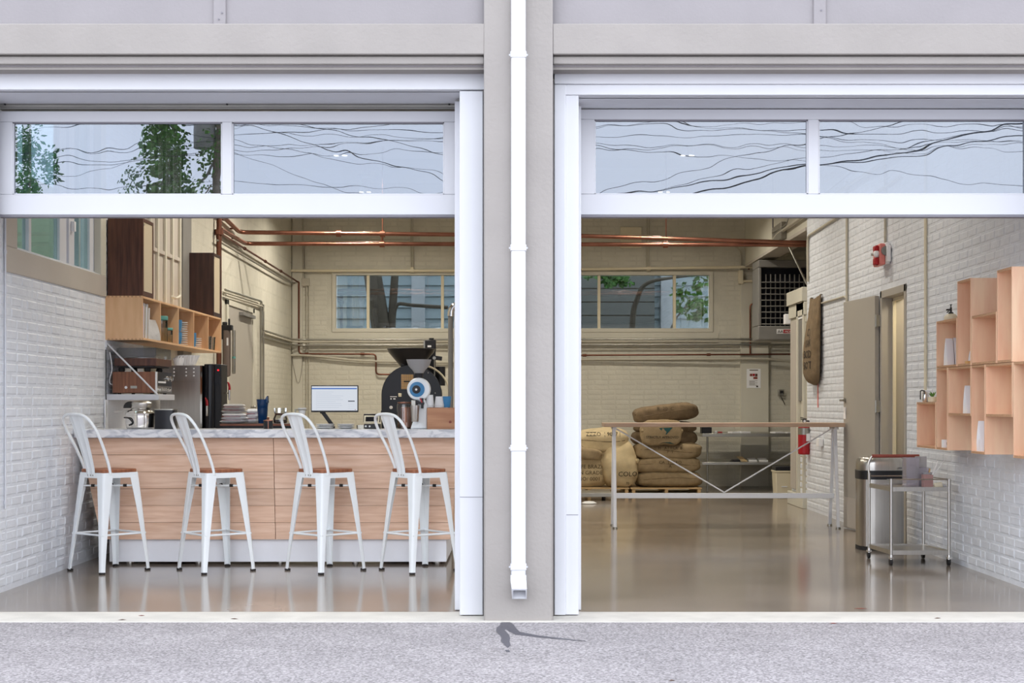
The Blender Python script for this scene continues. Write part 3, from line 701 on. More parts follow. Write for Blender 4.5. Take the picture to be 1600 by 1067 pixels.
# things in the cubbies
def rec(name, label, cat, mb, mat, group=None, bevel=0):
    return tag(mb.build(name, mat, None, bevel), label, cat, group)
yy = edges[0] + .03
cols = ['red_wood', 'white', 'pink', 'white', 'burlap', 'white', 'plate', 'burlap', 'white']
for i in range(9):
    ln = U(.0, .02); hh = .30 - .015 * (i % 3)
    rec('record_sleeve', 'record sleeve in the first cubby, ' + ('nearest the side board', 'second from the side board', 'third from the side board', 'fourth from the side board', 'fifth of nine', 'sixth of nine', 'third from the foil bag', 'second from the foil bag', 'nearest the foil bag')[i], 'record', MB().obox((XF - .02 - .13 - ln * .3, yy + i * .036, zs + hh / 2), (.13, 0, 0), (0, .004, 0), (0, .012, hh / 2)), cols[i], 'record sleeves in the first cubby')
def pouch(label, c, wd, dp, h, mat='white', group=None, twist=0, name='coffee_bag', facing='y'):
    """gusseted stand-up bag with a pinched top; wd along x, dp along y"""
    t = MB(); n = 6; vs = []
    for i in range(n + 1):
        u = i / n; d = dp * (1 - u ** 1.6 * .93); w_ = wd * (1 + .04 * math.sin(u * 3))
        for sx, sy in ((-1, -1), (0, -1.0 - .08 * (1 - u)), (1, -1), (1, 0), (1, 1), (0, 1.05), (-1, 1), (-1, 0)):
            gx = sx * (w_ / 2 - (.25 * dp * (1 - abs(2 * u - 1)) if sy == 0 else 0))
            vs.append((gx, sy * d / 2, u * h))
    m_ = Matrix.Rotation(twist, 3, 'Z'); vs = [m_ @ Vector(v) + Vector(c) for v in vs]; fs = [tuple(range(7, -1, -1)), tuple(n * 8 + j for j in range(8))]
    for i in range(n):
        for j in range(8): fs.append((i * 8 + j, i * 8 + (j + 1) % 8, (i + 1) * 8 + (j + 1) % 8, (i + 1) * 8 + j))
    return tag(t.add(vs, fs).build(name, mat), label, 'bag', group)
pouch('crinkled silver foil coffee bag in the cubby shelf between records and orange jars', (XF - .07, edges[0] + .48, zs), .22, .11, .18, 'foil', twist=1.3)
def jar(label, c, r, h, fill):
    t = thing('glass_jar', label, 'jar', c, 'lidded glass jars in the second cubby')
    MB().lathe([(r * .9, 0), (r, .01), (r, h * .82), (r * .8, h * .88)], c, 16).build('glass', 'glass_clear', t)
    MB().lathe([(r * .86, .004), (r * .94, .012), (r * .94, h * .55)], c, 14).build('contents', fill, t)
    MB().lathe([(r * .98, h * .84), (r * 1.04, h * .86), (r * 1.04, h * .97), (r, h)], c, 16).build('lid', 'teal', t)
e1, e2 = edges[1], edges[2]
jar('large glass jar of tan biscuits with teal lid at the cubby front', (XF - .085, e1 + .30, zs), .075, .235, 'wood_lt')
jar('small glass jar with teal lid beside the cubby divider', (XF - .085, e1 + .52, zs), .068, .14, 'wood_lt')
jar('glass jar of orange snacks standing at the back of the cubby', (XF - .19, e1 + .20, zs), .06, .14, 'wood_lt')
def plates(n, c, r, group, label, name='saucer', mat="plate", gap=.021):
    for i in range(n):
        z = c[2] + i * gap
        tag(MB().lathe([(r * .5, 0), (r * .62, .002), (r, .011), (r, .014), (r * .6, .006), (.001, .005)], (c[0] + U(-.003, .003), c[1] + U(-.003, .003), z), 20).build(name, mat), nth(i, n) + ' ' + label, 'saucer', group)
plates(11, (XF - .115, edges[2] + .44, zs), .10, 'tall stack of saucers in the third cubby', 'saucer in the tall stack behind blue cups')
plates(5, (XF - .11, edges[3] + .42, zs), .095, 'low stack of saucers in the fourth cubby', 'saucer in the low stack beside one blue mug')
def mug(label, c, r=.05, h=.085, mat='blue', name='mug', group=None, inner='plate', ang=-1.57):
    t = thing(name, label, 'cup', c, group)
    MB().lathe([(r * .7, 0), (r * .85, .008), (r, h * .5), (r, h), (r * .92, h), (r * .9, h * .5), (r * .7, .012), (.001, .01)], c, 18).build('body', mat, t)
    hx, hy = math.cos(ang), math.sin(ang)
    MB().tube(smoothpath([(c[0] + hx * r * .93, c[1] + hy * r * .93, c[2] + h * .8), (c[0] + hx * r * 1.5, c[1] + hy * r * 1.5, c[2] + h * .75), (c[0] + hx * r * 1.55, c[1] + hy * r * 1.55, c[2] + h * .4), (c[0] + hx * r * .95, c[1] + hy * r * .95, c[2] + h * .22)], 4), .0065, n=6).build('handle', inner, t)
k = 0
for zz, q in ((0, 'bottom'), (.117, 'upper')):
    for dx, w_ in ((0, 'outer'), (-.15, 'inner')):
        mug(f'blue cup beside the tall saucer stack, {w_} one in the {q} row', (XF - .085 + dx, edges[2] + .19, zs + zz), .073, .115, group='blue cups in the third cubby', inner='blue')
mug('single blue mug with white handle beside the low saucer stack', (XF - .075, edges[3] + .16, zs), .062, .14)
for dx, dy, l in ((0, .2, 'nearest the divider'), (0, .40, 'at the right end of the shelf'), (-.11, .3, 'at the back of the last cubby')):
    tag(MB().lathe([(.04, 0), (.05, .14), (.047, .14), (.038, .006), (.001, .005)], (XF - .06 + dx, edges[4] + dy, zs), 16).build('drinking_glass', 'glass_clear'), f'clear drinking glass in the last cubby, {l}', 'glass', 'drinking glasses in the last cubby')

# ================================================================== WHITE BRACKET SHELF WITH HI-FI
sa, sb = 186.0, 177.8; ya, yb_ = Y(sa), Y(sb)
ws = thing('bracket_shelf', 'thick white wall shelf hung by a diagonal rod, carrying the stereo', 'shelf', (-3.25, ya, 1.3))
MB().box(XL + .008, X(248, sa), ya, yb_, Z(625, sa), Z(616, sa)).build('shelf_board', 'trim', ws, bevel=.003)
MB().tube([(XL + .01, ya + .012, 1.775), (X(248, sa) - .015, ya + .012, 1.345)], .0075).build('support_rod', 'trim', ws)
MB().box(XL, XL + .014, ya - .0, ya + .03, 1.74, 1.81).build('rod_plate', 'trim', ws)
zt = Z(616, sa)
rc = thing('stereo_receiver', 'walnut cased stereo receiver with chrome knobs on the white shelf', 'receiver', (-3.2, ya, zt))
x0, x1, z0r, z1r = X(181, 184), X(250, 184), zt + .012, zt + .19
MB().box(x0, x1 - .012, ya + .03, yb_ - .02, z0r, z1r).build('case', 'walnut_warm', rc, bevel=.003)
MB().box(x1 - .012, x1, ya + .03, yb_ - .02, z0r, z1r).build('face_plate', 'black_gloss', rc)
MB().box(x1 - .014, x1 + .003, ya + .028, ya + .042, z0r, z1r).build('face_trim', 'chrome', rc)
MB().box(x1 - .01, x1 + .002, ya + .03, yb_ - .02, z0r, z0r + .06).build('lower_face', 'steel', rc)
for i in range(6): MB().lathe([(.016, 0), (.016, .018), (.001, .02)], (x1 + .002, ya + .09 + i * .07, z0r + .03), 12, 'x').build('knob', 'chrome', rc)
for i, r_ in ((0, .024), (1, .024)): MB().lathe([(r_, 0), (r_ * .95, .025), (.001, .027)], (x1, yb_ - .18 + i * .09, z0r + .125), 14, 'x').build('tuning_knob', 'chrome', rc)
MB().box(x1, x1 + .001, ya + .07, ya + .34, z0r + .085, z0r + .1).build('dial_strip', 'white', rc)
for yy in (ya + .06, yb_ - .06):
    for xx in (x0 + .05, x1 - .05): MB().cyl((xx, yy, zt), (xx, yy, z0r), .015, n=10).build('foot', 'rubber', rc)
MB().lathe([(.012, 0), (.012, -.003), (.001, -.004)], (X(202, 184), ya + .03, Z(605.5, 184)), 12, 'y').build('seal_sticker', 'white', rc)
MB().box(X(209, 184), X(219, 184), ya + .028, ya + .031, Z(607, 184), Z(603, 184)).build('rating_plate', 'galv', rc)
zt2 = z1r
tt = thing('turntable', 'record player in walnut plinth under smoked lid, on top of the receiver', 'turntable', (-3.2, ya, zt2))
MB().box(X(184, 184), X(250, 184) - .005, ya + .03, yb_ + .0, zt2 + .05, zt2 + .115).build('plinth', 'walnut', tt, bevel=.003)
MB().box(X(187, 184), X(250, 184) - .02, ya + .06, yb_ - .03, zt2 + .038, zt2 + .05).build('underside', 'black', tt)
for yy in (ya + .1, yb_ - .06):
    for xx in (X(192, 184), X(232, 184)): MB().lathe([(.022, 0), (.028, .01), (.028, .03), (.02, .04)], (xx, yy, zt2), 12).build('foot', 'rubber', tt)
MB().lathe([(.14, 0), (.14, .012), (.135, .015)], (-3.24, (ya + yb_) / 2, zt2 + .115), 28).build('platter', 'steel', tt)
MB().tube([(-3.08, yb_ - .1, zt2 + .14), (-3.08, ya + .25, zt2 + .145), (-3.12, ya + .17, zt2 + .14)], .005).lathe([(.02, 0), (.02, .03)], (-3.08, yb_ - .1, zt2 + .115), 12).build('tonearm', 'chrome', tt)
cv = MB(); a, b, c, d, e, f_ = X(187, 184), X(250, 184) - .01, ya + .035, yb_ - .005, zt2 + .117, zt2 + .20
for q in ((a, b, c, c + .003, e, f_), (a, b, d - .003, d, e, f_), (a, a + .003, c, d, e, f_), (b - .003, b, c, d, e, f_), (a, b, c, d, f_, f_ + .003)): cv.box(*q)
cv.build('dust_cover', 'smoke', tt)
tag(MB().tube(smoothpath([(XL + .03, ya + .03, 1.70), (XL + .05, ya + .02, 1.56), (XL + .02, ya + .05, 1.45), (XL + .06, ya + .06, 1.42)], 5), .004).build('speaker_cable', 'white'), 'thin pale cable hanging behind the receiver', 'cable')
tag(MB().tube(smoothpath([(XL + .012, ya - .03, 1.72), (XL + .014, ya - .03, 1.5), (XL + .012, ya - .03, 1.38), (XL + .018, ya - .03, 1.22), (XL + .012, ya - .03, 1.09)], 5), .0045).build('power_cord', 'black'), 'black cord running down the corner of the left wall', 'cord')

# ================================================================== BACK COUNTER APPLIANCES
bk = thing('back_counter', 'low back counter along the left wall behind the bar', 'counter', (-3.1, 13.5, 0))
MB().box(XL + .01, -2.74, 12.78, 16.6, .06, .86).build('cabinet', 'grey', bk)
MB().box(XL + .008, -2.70, 12.78, 16.62, .86, .90).build('worktop', 'steel', bk, bevel=.003)
MB().box(XL + .008, XL + .02, 12.3, 14.4, .9, 1.30).build('splash_panel', 'toe', bk)
for i in range(5): MB().box(-2.74, -2.725, 12.8 + i * .765, 13.55 + i * .765, .1, .85).build('door', 'grey', bk, bevel=.003)
sB = 168.0; yB = Y(sB)
br = thing('coffee_brewer', 'tall stainless steel coffee brewer with white buttons on its upper corner', 'coffee machine', (X(293, sB), yB, .9))
MB().box(X(250, sB), X(315.5, sB), yB, yB + .42, .92, Z(571, sB)).build('housing', 'steel', br, bevel=.006)
MB().box(X(250, sB), X(315.5, sB), yB - .006, yB, Z(596, sB), Z(571, sB)).build('control_panel', 'steel', br, bevel=.002)
for px in (272, 291, 303):
    for py in (576, 581.5, 587): MB().lathe([(.008, 0), (.007, -.005), (.001, -.006)], (X(px, sB), yB - .006, Z(py, sB)), 10, 'y').build('button', 'white', br)
MB().box(X(313, sB), X(316, sB), yB - .008, yB + .42, .92, Z(571, sB)).build('corner_trim', 'chrome', br)
for xx in (X(255, sB), X(311, sB)): MB().cyl((xx, yB + .05, .9), (xx, yB + .05, .92), .02, n=10).build('foot', 'rubber', br)
sT = 168.0; yT = Y(sT)
tw = thing('water_boiler', 'black hot water tower with red tap levers', 'water boiler', (X(330, sT), yT, .9))
x0, x1 = X(316.5, sT), X(344, sT); z1_ = Z(568.5, sT)
MB().box(x0, x1, yT + .06, yT + .34, .905, z1_).build('body', 'black', tw, bevel=.008)
MB().prism([(x0 + .055 + .05 * math.cos(a), yT + .06 - .05 * math.sin(a)) for a in [math.pi * i / 10 for i in range(11)]], 'z', .905, z1_ - .01).build('front_column', 'black_gloss', tw)
MB().lathe([(.008, 0), (.008, -.008), (.001, -.01)], (X(339, sT), yT + .06, Z(578, sT)), 12, 'y').build('indicator', 'led_red', tw)
MB().box(X(333, sT), X(342, sT), yT + .052, yT + .06, Z(600, sT), Z(588, sT)).build('display', 'black_gloss', tw)
def tap(c, dirx, par):
    c = Vector(c); d = Vector(dirx); e = c + d * .055
    tp = MB().tube([c, e], .007).cyl(e + Vector((0, 0, .03)), e + Vector((0, 0, -.065)), .012, .009, n=10).build('tap', 'chrome', par)
    MB().tube(smoothpath([e + Vector((0, 0, .03)), e + Vector((0, 0, .055)), e + Vector((-.006, 0, .085)), e + Vector((-.018, 0, .105))], 3), [.012, .012, .012, .011, .011, .011, .010, .009, .007, .005]).build('tap_lever', 'red', tp)
tap((X(325, sT), yT + .01, Z(639, sT)), (0, -1, 0), tw)
tap((x1, yT + .16, Z(614, sT)), (1, 0, 0), tw)
# paper filters standing on the brewer
def filters(label, c, r0, r1, h, n, step, group):
    for i in range(n):
        mb = MB(); K = 36; vs = []
        for r_, z in ((r0, 0), (r1, h)):
            for j in range(K):
                rr = r_ * (1 + (.05 if z else .01) * (1 if j % 2 else -1)); a = 2 * math.pi * j / K; vs.append((c[0] + rr * math.cos(a) + i * step, c[1] + rr * math.sin(a), c[2] + z + i * .004))
        fs = [(j, (j + 1) % K, K + (j + 1) % K, K + j) for j in range(K)] + [tuple(range(K - 1, -1, -1))]
        tag(mb.add(vs, fs).build('paper_filter', 'white', smooth=False), ('leftmost ', 'second ', 'third ', 'rightmost ')[i if i < n - 1 else 3] + label, 'filter', group)
zb_ = Z(571, sB) + .001
filters('fluted paper filter nested in the large stack on the brewer', (X(292, 165), yB + .22, zb_), .062, .10, .088, 4, .008, 'large paper filters on the brewer')
filters('fluted paper filter nested in the small stack on the brewer', (X(277, 167), yB + .13, zb_), .036, .05, .066, 3, .003, 'small paper filters on the brewer')
# water filter on the wall
sW = 134.; xw = X(354, sW); yw = Y(sW)
wf_ = thing('water_filter', 'brown water filter canister with black head on the left wall', 'water filter', (xw, yw, 1.5))
MB().lathe([(.02, Z(589, sW)), (.045, Z(587, sW)), (.048, Z(580, sW)), (.048, Z(520, sW)), (.044, Z(516, sW))], (xw, yw, 0), 18).build('canister', 'bronze', wf_)
MB().box(xw - .05, xw + .07, yw - .05, yw + .05, Z(516, sW), Z(508, sW)).lathe([(.03, Z(508, sW)), (.03, Z(503, sW))], (xw - .02, yw, 0), 10).build('head', 'black', wf_, bevel=.006)
MB().cyl((xw + .03, yw, Z(508, sW)), (xw + .03, yw, Z(498, sW)), .012, n=8).build('valve_stem', 'black', wf_)
MB().lathe([(.016, Z(584, sW)), (.02, Z(582, sW)), (.02, Z(516, sW))], (xw + .085, yw, 0), 12).build('side_tube', 'galv', wf_)
MB().cyl((xw + .085, yw, Z(560, sW)), (xw + .085, yw, Z(557, sW)), .0215, n=12).build('green_band', 'teal', wf_)
MB().box(XL, xw - .03, yw - .04, yw + .04, Z(530, sW), Z(512, sW)).build('bracket', 'black', wf_)
MB().box(xw + .01, xw + .03, yw - .05, yw - .047, Z(540, sW), Z(528, sW)).build('label', 'white', wf_)

# ================================================================== THINGS ON THE BAR
zc = 1.0665
cx_, cy_ = X(226, 194), YC + .27
pk = thing('pressure_cooker', 'polished steel pressure cooker with black lid grip on marble counter end', 'pot', (cx_, cy_, zc))
MB().lathe([(.095, 0), (.108, .012), (.112, .05), (.112, .105), (.105, .112)], (cx_ , cy_, zc), 28).build('body', 'chrome', pk)
MB().lathe([(.114, .106), (.116, .122), (.10, .142), (.075, .152), (.072, .16)], (cx_, cy_, zc), 28).build('lid', 'chrome', pk)
MB().lathe([(.072, .158), (.08, .17), (.08, .205), (.06, .222), (.001, .226)], (cx_ + .01, cy_, zc), 24).build('dome', 'steel', pk)
MB().prism([(cx_ - .075 + .055 * math.cos(a), zc + .165 + .055 * math.sin(a)) for a in [math.pi * i / 8 for i in range(9)]], 'y', cy_ - .02, cy_ + .02).build('grip', 'rubber', pk, bevel=.004)
MB().bar((cx_ - .20, cy_, zc + .135), (cx_ - .05, cy_ - .02, zc + .145), .03, .018).build('side_handle', 'steel', pk, bevel=.004)
MB().tube(smoothpath([(cx_ - .112, cy_ - .05, zc + .09), (cx_ - .06, cy_ - .11, zc + .085), (cx_ - .03, cy_ - .115, zc + .05), (cx_ - .06, cy_ - .105, zc + .03)], 4), .006).build('clasp', 'black', pk)
kx = X(266, 194)
kb = thing('knock_box', 'square black bin with pale rim beside the pressure cooker', 'bin', (kx, cy_, zc))
MB().prism(rounded(.155, .155, .02, 3, kx, cy_), 'z', zc, zc + .150).build('bin_body', 'black_gloss', kb)
MB().prism(rounded(.165, .165, .02, 3, kx, cy_), 'z', zc + .150, zc + .157).build('rim', 'galv', kb)
# espresso machine block behind the bar, with its cups and cloths
sE = 184.; yE = Y(sE) - .0; zE = Z(661.5, sE)
em = thing('espresso_machine', 'low black espresso machine behind the bar with cloths on top', 'coffee machine', (-2.2, 12.5, .9))
MB().box(X(345, sE), X(459, sE), yE, yE + .36, .93, zE - .012).build('body', 'black', em, bevel=.008)
MB().box(X(344, sE), X(460, sE), yE - .01, yE + .37, zE - .012, zE).build('cup_tray', 'walnut_dark', em, bevel=.003)
MB().box(X(344, sE), X(460, sE), yE - .012, yE - .006, zE - .02, zE - .004).build('front_rail', 'copper_dark', em)
for px in (355, 450): MB().cyl((X(px, sE), yE + .06, .9), (X(px, sE), yE + .06, .93), .02, n=10).build('foot', 'steel', em)
def towel(label, c, w_, d_, h, mat='white'):
    t = thing('folded_towel', label, 'towel', c, 'folded striped towels on the espresso machine')
    K = 9; base = []
    for z0t, kk in ((0, 0), (h / 3, 1), (2 * h / 3, 2)):
        mb = MB(); vs = []; n1, n2 = 12, 8
        for lvl in (0, 1):
            for i in range(n1 + 1):
                for j in range(n2 + 1):
                    u, v = i / n1 * 2 - 1, j / n2 * 2 - 1; ed = (1 - abs(u) ** 6) * (1 - abs(v) ** 6)
                    zz = h / 6 + (h / 6 * ed ** .5) * (1 if lvl else -1)
                    p = Vector((c[0] + u * w_ / 2 + .012 * math.sin(kk * 2 + v * 2), c[1] + v * d_ / 2, c[2] + z0t + zz)); p.z += .006 * noise.noise(p * 9) * ed
                    vs.append(p)
        q = (n1 + 1) * (n2 + 1); fs = []
        for i in range(n1):
            for j in range(n2):
                a = i * (n2 + 1) + j; fs += [(a, a + 1, a + n2 + 2, a + n2 + 1), (q + a, q + a + n2 + 1, q + a + n2 + 2, q + a + 1)]
        for i in range(n1):
            for j in (0, n2): a = i * (n2 + 1) + j; fs.append((a, a + n2 + 1, q + a + n2 + 1, q + a))
        for j in range(n2):
            for i in (0, n1): a = i * (n2 + 1) + j; fs.append((a, a + 1, q + a + 1, q + a))
        mb.add(vs, fs).build('fold', mat, t)
    for k in range(2):
        MB().box(c[0] - w_ * .46, c[0] + w_ * .3, c[1] - d_ / 2 - .003, c[1] - d_ / 2 + .002, c[2] + h * (.28 + .36 * k), c[2] + h * (.31 + .36 * k)).build('red_stripe', 'red', t)
towel('folded white towel with red stripes, lowest on the machine', (X(363, sE), yE + .12, zE + .002), .21, .17, .085)
towel('folded towel with red stripes, upper one of the pile', (X(362, sE), yE + .12, zE + .09), .18, .15, .075, 'frost')
towel('crumpled white cloth lying beside the towel pile', (X(388, sE), yE + .22, zE + .002), .10, .12, .12)
bx_ = X(407, sE)
for i, (r0, r1, h, z) in enumerate(((.036, .046, .13, 0), (.040, .052, .12, .085))):
    t = thing('blue_pitcher', ('blue plastic pitcher at the bottom of the pair on the machine', 'blue plastic pitcher nested in the lower one, with pouring lip')[i], 'pitcher', (bx_, yE + .1, zE + z), 'blue pitchers on the espresso machine')
    MB().lathe([(r0 * .95, .001), (r0, .004), (r1 * .94, h * .7), (r1, h), (r1 * .94, h), (r0 * .9, .01), (.001, .008)], (bx_, yE + .1, zE + z), 20).build('body', 'blue_clear', t)
    if i: MB().prism([(bx_ + .02, zE + z + h - .01), (bx_ + .05, zE + z + h - .03), (bx_ + .046, zE + z + h + .03), (bx_ + .036, zE + z + h + .02)], 'y', yE + .07, yE + .13).build('spout', 'blue_clear', t)
sC = 195.; yC = Y(sC)
cc = thing('copper_canister', 'dark metal canister with copper stripe on the bar beside blue pitchers', 'canister', (X(419, sC), yC, zc))
MB().lathe([(.036, 0), (.038, .003), (.038, .062)], (X(419, sC), yC, zc), 18).build('body', 'black', cc)
MB().lathe([(.039, .062), (.039, .068), (.012, .074), (.001, .074)], (X(419, sC), yC, zc), 18).lathe([(.005, .07), (.012, .09), (.001, .094)], (X(419, sC), yC, zc), 10).build('lid', 'copper', cc)
MB().box(X(419, sC) + .005, X(419, sC) + .009, yC - .039, yC - .036, zc, zc + .062).build('seam', 'copper', cc)
jx = X(435, sE)
gk = thing('glass_server', 'clear glass coffee server with steel collar on the espresso machine', 'coffee server', (jx, yE + .1, zE))
MB().lathe([(.05, .001), (.058, .006), (.06, .04), (.045, .075), (.055, .10), (.055, .13)], (jx, yE + .1, zE), 20, caps=False).build('glass', 'glass_clear', gk)
MB().lathe([(.046, .07), (.047, .085)], (jx, yE + .1, zE), 18).build('collar', 'walnut', gk)
MB().box(jx - .01, jx + .012, yE + .035, yE + .045, zE + .09, zE + .13).build('spout_clip', 'chrome', gk)
MB().lathe([(.05, .002), (.056, .01), (.056, .03), (.001, .03)], (jx, yE + .1, zE), 18).build('coffee', 'walnut_dark', gk)
dx_ = X(472, 190); dy = Y(190)
dr = thing('pour_over_stand', 'small pale dripper cup on a slim stand behind the third stool', 'dripper', (dx_, dy, zc - .165))
z9 = .9
MB().box(dx_ - .07, dx_ + .07, dy - .05, dy + .05, z9, z9 + .015).build('base', 'walnut', dr, bevel=.003)
MB().cyl((dx_ - .055, dy, z9 + .01), (dx_ - .055, dy, Z(639, 190)), .006, n=8).build('post', 'galv', dr)
MB().tube([(dx_ + .042 * math.cos(a), dy + .042 * math.sin(a), Z(640, 190)) for a in [2 * math.pi * i / 16 for i in range(16)]], .004, closed=True).tube([(dx_ - .055, dy, Z(640, 190)), (dx_ - .042, dy, Z(640, 190))], .004).build('ring', 'galv', dr)
MB().lathe([(.018, Z(649, 190)), (.024, Z(647, 190)), (.036, Z(637, 190)), (.033, Z(637, 190)), (.018, Z(646, 190))], (dx_, dy, 0), 18).build('cup', 'plate', dr)
# monitor on its arm
sM = 190.; yM = Y(sM)
mo = thing('monitor', 'computer monitor with lit white screen on black arm behind the bar', 'monitor', (X(510, sM), yM, .9))
a, b, c, d = X(486, sM), X(559.5, sM), Z(644, sM), Z(602, sM)
MB().box(a, b, yM, yM + .035, c, d).build('housing', 'black', mo, bevel=.003)
sc_ = MB().box(a + .006, b - .006, yM - .001, yM + .001, c + .014, d - .008).build('screen', 'screen', mo)
MB().box(a + .006, b - .010, yM - .0018, yM - .001, d - .032, d - .022).build('menu_bar', 'screen_blue', sc_)
MB().box(b - .082, b - .028, yM - .0018, yM - .001, Z(627.3, sM), Z(626, sM)).build('dark_button', 'screen_dark', sc_)
for i in range(9): MB().box(a + .05, a + .05 + U(.12, .22), yM - .0016, yM - .001, d - .055 - i * .016, d - .0535 - i * .016).build('text_line', 'screen_grey', sc_, smooth=False)
for i in range(4): MB().box(b - .082, b - .03, yM - .0016, yM - .001, c + .03 + i * .017, c + .0312 + i * .017).build('text_line', 'screen_grey', sc_, smooth=False)
MB().box(a + .045, a + .0458, yM - .0016, yM - .001, c + .02, d - .05).build('column_rule', 'screen_grey', sc_)
MB().box(b - .026, b - .02, yM - .0016, yM - .001, c + .018, c + .024).build('badge', 'red', sc_)
MB().bar((X(503, sM), yM + .05, Z(644, sM)), (X(519, sM), yM + .06, Z(666, sM)), .03, .03, up=(0, 1, 0)).bar((X(519, sM), yM + .06, Z(666, sM)), (X(519, sM), yM + .06, .9), .03, .03, up=(0, 1, 0)).box(X(503, sM) - .02, X(503, sM) + .02, yM + .03, yM + .07, Z(646, sM), Z(640, sM)).build('arm', 'black', mo, bevel=.003)
MB().box(X(519, sM) - .06, X(519, sM) + .06, yM + .0, yM + .12, .9, .915).build('clamp_base', 'black', mo, bevel=.003)
# plates, till
plates(3, (X(508, sC), YC + .34, zc), .072, 'left stack of saucers below the monitor', 'saucer in the left stack under the monitor', gap=.012)
plates(3, (X(541, sC), YC + .34, zc), .070, 'right stack of saucers below the monitor', 'saucer in the right stack under the monitor', gap=.012)
sP = 193.
ts = thing('card_terminal', 'small pale framed payment display on black base, left of the grinder', 'card reader', (X(583, sP), Y(sP), zc))
MB().box(X(572, sP), X(596, sP), YC + .30, YC + .44, zc, zc + .038).build('base', 'black', ts, bevel=.004)
MB().obox((X(583, sP), YC + .36, zc + .075), (.062, 0, 0), (0, .006, 0), (0, .018, .030)).build('bezel', 'cream', ts, bevel=.003)
MB().obox((X(583, sP), YC + .352, zc + .077), (.048, 0, 0), (0, .003, 0), (0, .011, .018)).build('display', 'black_gloss', ts)
MB().obox((X(583, sP), YC + .385, zc + .085), (.068, 0, 0), (0, .01, 0), (0, .018, .034)).build('back_shell', 'black', ts, bevel=.004)
for px in (575, 581): MB().lathe([(.008, 0), (.007, -.004), (.001, -.005)], (X(px, sP), YC + .30, zc + .02), 10, 'y').build('button', 'plate', ts)
tag(MB().prism(rounded(.07, .06, .01, 3, X(567, sP), YC + .35), 'z', zc, zc + .03).build('tip_tray', 'glass_clear'), 'small clear tray beside the payment display', 'tray')
# grinder
sG = 196.; yG = Y(sG); gx = X(654, sG)
gr = thing('coffee_grinder', 'white shop coffee grinder with blue dial and smoky hopper', 'grinder', (gx, yG, zc))
MB().prism([(X(641, sG), zc), (X(667, sG), zc), (X(667, sG), Z(632, sG)), (X(662, sG), Z(622, sG)), (X(654, sG), Z(622, sG)), (X(652, sG), Z(640, sG))], 'y', yG + .0, yG + .11).build('column', 'white_metal', gr, bevel=.008)
MB().lathe([(.088, .14), (.092, .10), (.092, .0), (.086, -.012), (.07, -.018)], (X(654, sG), yG, Z(608, sG)), 32, 'y').build('body', 'white_metal', gr)
MB().lathe([(.060, 0), (.060, -.012), (.048, -.016)], (X(652, sG), yG - .015, Z(608.5, sG)), 28, 'y').build('dial', 'blue', gr)
MB().lathe([(.034, 0), (.032, -.010), (.014, -.012), (.013, -.02), (.001, -.021)], (X(651, sG), yG - .028, Z(608.5, sG)), 20, 'y').build('dial_centre', 'black', gr)
MB().lathe([(.010, 0), (.009, -.006), (.001, -.007)], (X(651, sG), yG - .046, Z(608.5, sG)), 12, 'y').build('dial_knob', 'plate', gr)
MB().lathe([(.038, Z(600, sG)), (.038, Z(596, sG)), (.034, Z(595, sG)), (.034, Z(584, sG)), (.038, Z(583, sG))], (gx, yG + .04, 0), 20).build('neck', 'black', gr)
MB().lathe([(.036, Z(583, sG)), (.052, Z(578, sG)), (.085, Z(571, sG)), (.10, Z(561.5, sG)), (.097, Z(561.5, sG)), (.082, Z(571, sG)), (.05, Z(577, sG)), (.034, Z(582, sG))], (gx, yG + .04, 0), 28).build('hopper', 'bin_plastic', gr)
MB().lathe([(.012, 0), (.012, .02), (.001, .022)], (X(637, sG), yG + .03, Z(611, sG)), 10, 'x').build('side_knob', 'galv', gr)
MB().bar((X(645, sG), yG - .02, Z(626, sG)), (X(663, sG), yG - .02, Z(631, sG)), .03, .022, up=(0, 0, 1)).bar((X(660, sG), yG - .02, Z(622, sG)), (X(660, sG), yG - .02, Z(638, sG)), .02, .02, up=(0, 1, 0)).build('clamp', 'black', gr, bevel=.003)
MB().box(X(643, sG), X(650, sG), yG - .04, yG + .01, Z(634, sG), Z(625, sG)).build('spout', 'galv', gr, bevel=.004)
MB().bar((X(657, sG), yG - .045, Z(622, sG)), (X(660, sG), yG - .045, Z(629, sG)), .01, .01, up=(0, 1, 0)).build('red_lever', 'red', gr)
tag(MB().lathe([(.026, Z(658.5, sG)), (.030, Z(656, sG)), (.036, Z(633, sG)), (.033, Z(633, sG)), (.026, Z(656, sG))], (X(649, sG), yG - .05, 0), 22).build('steel_cup', 'steel'), 'steel dosing cup held under the grinder spout', 'cup')
# tall jar of coffee behind the fourth stool
sJ = 196.; jx = X(630.5, sJ); jy = Y(sJ) + .12
cj = thing('storage_jar', 'tall clear jar lined with copper behind the fourth stool back', 'jar', (jx, jy, zc))
MB().lathe([(.056, .001), (.060, .006), (.060, .19), (.055, .205)], (jx, jy, zc), 24).build('jar_body', 'glass_clear', cj)
MB().lathe([(.040, .004), (.045, .01), (.045, .17), (.001, .18)], (jx + .012, jy, zc), 20).build('inner_tin', 'copper', cj)
MB().lathe([(.057, .203), (.058, .213), (.001, .215)], (jx, jy, zc), 22).build('lid', 'copper', cj)
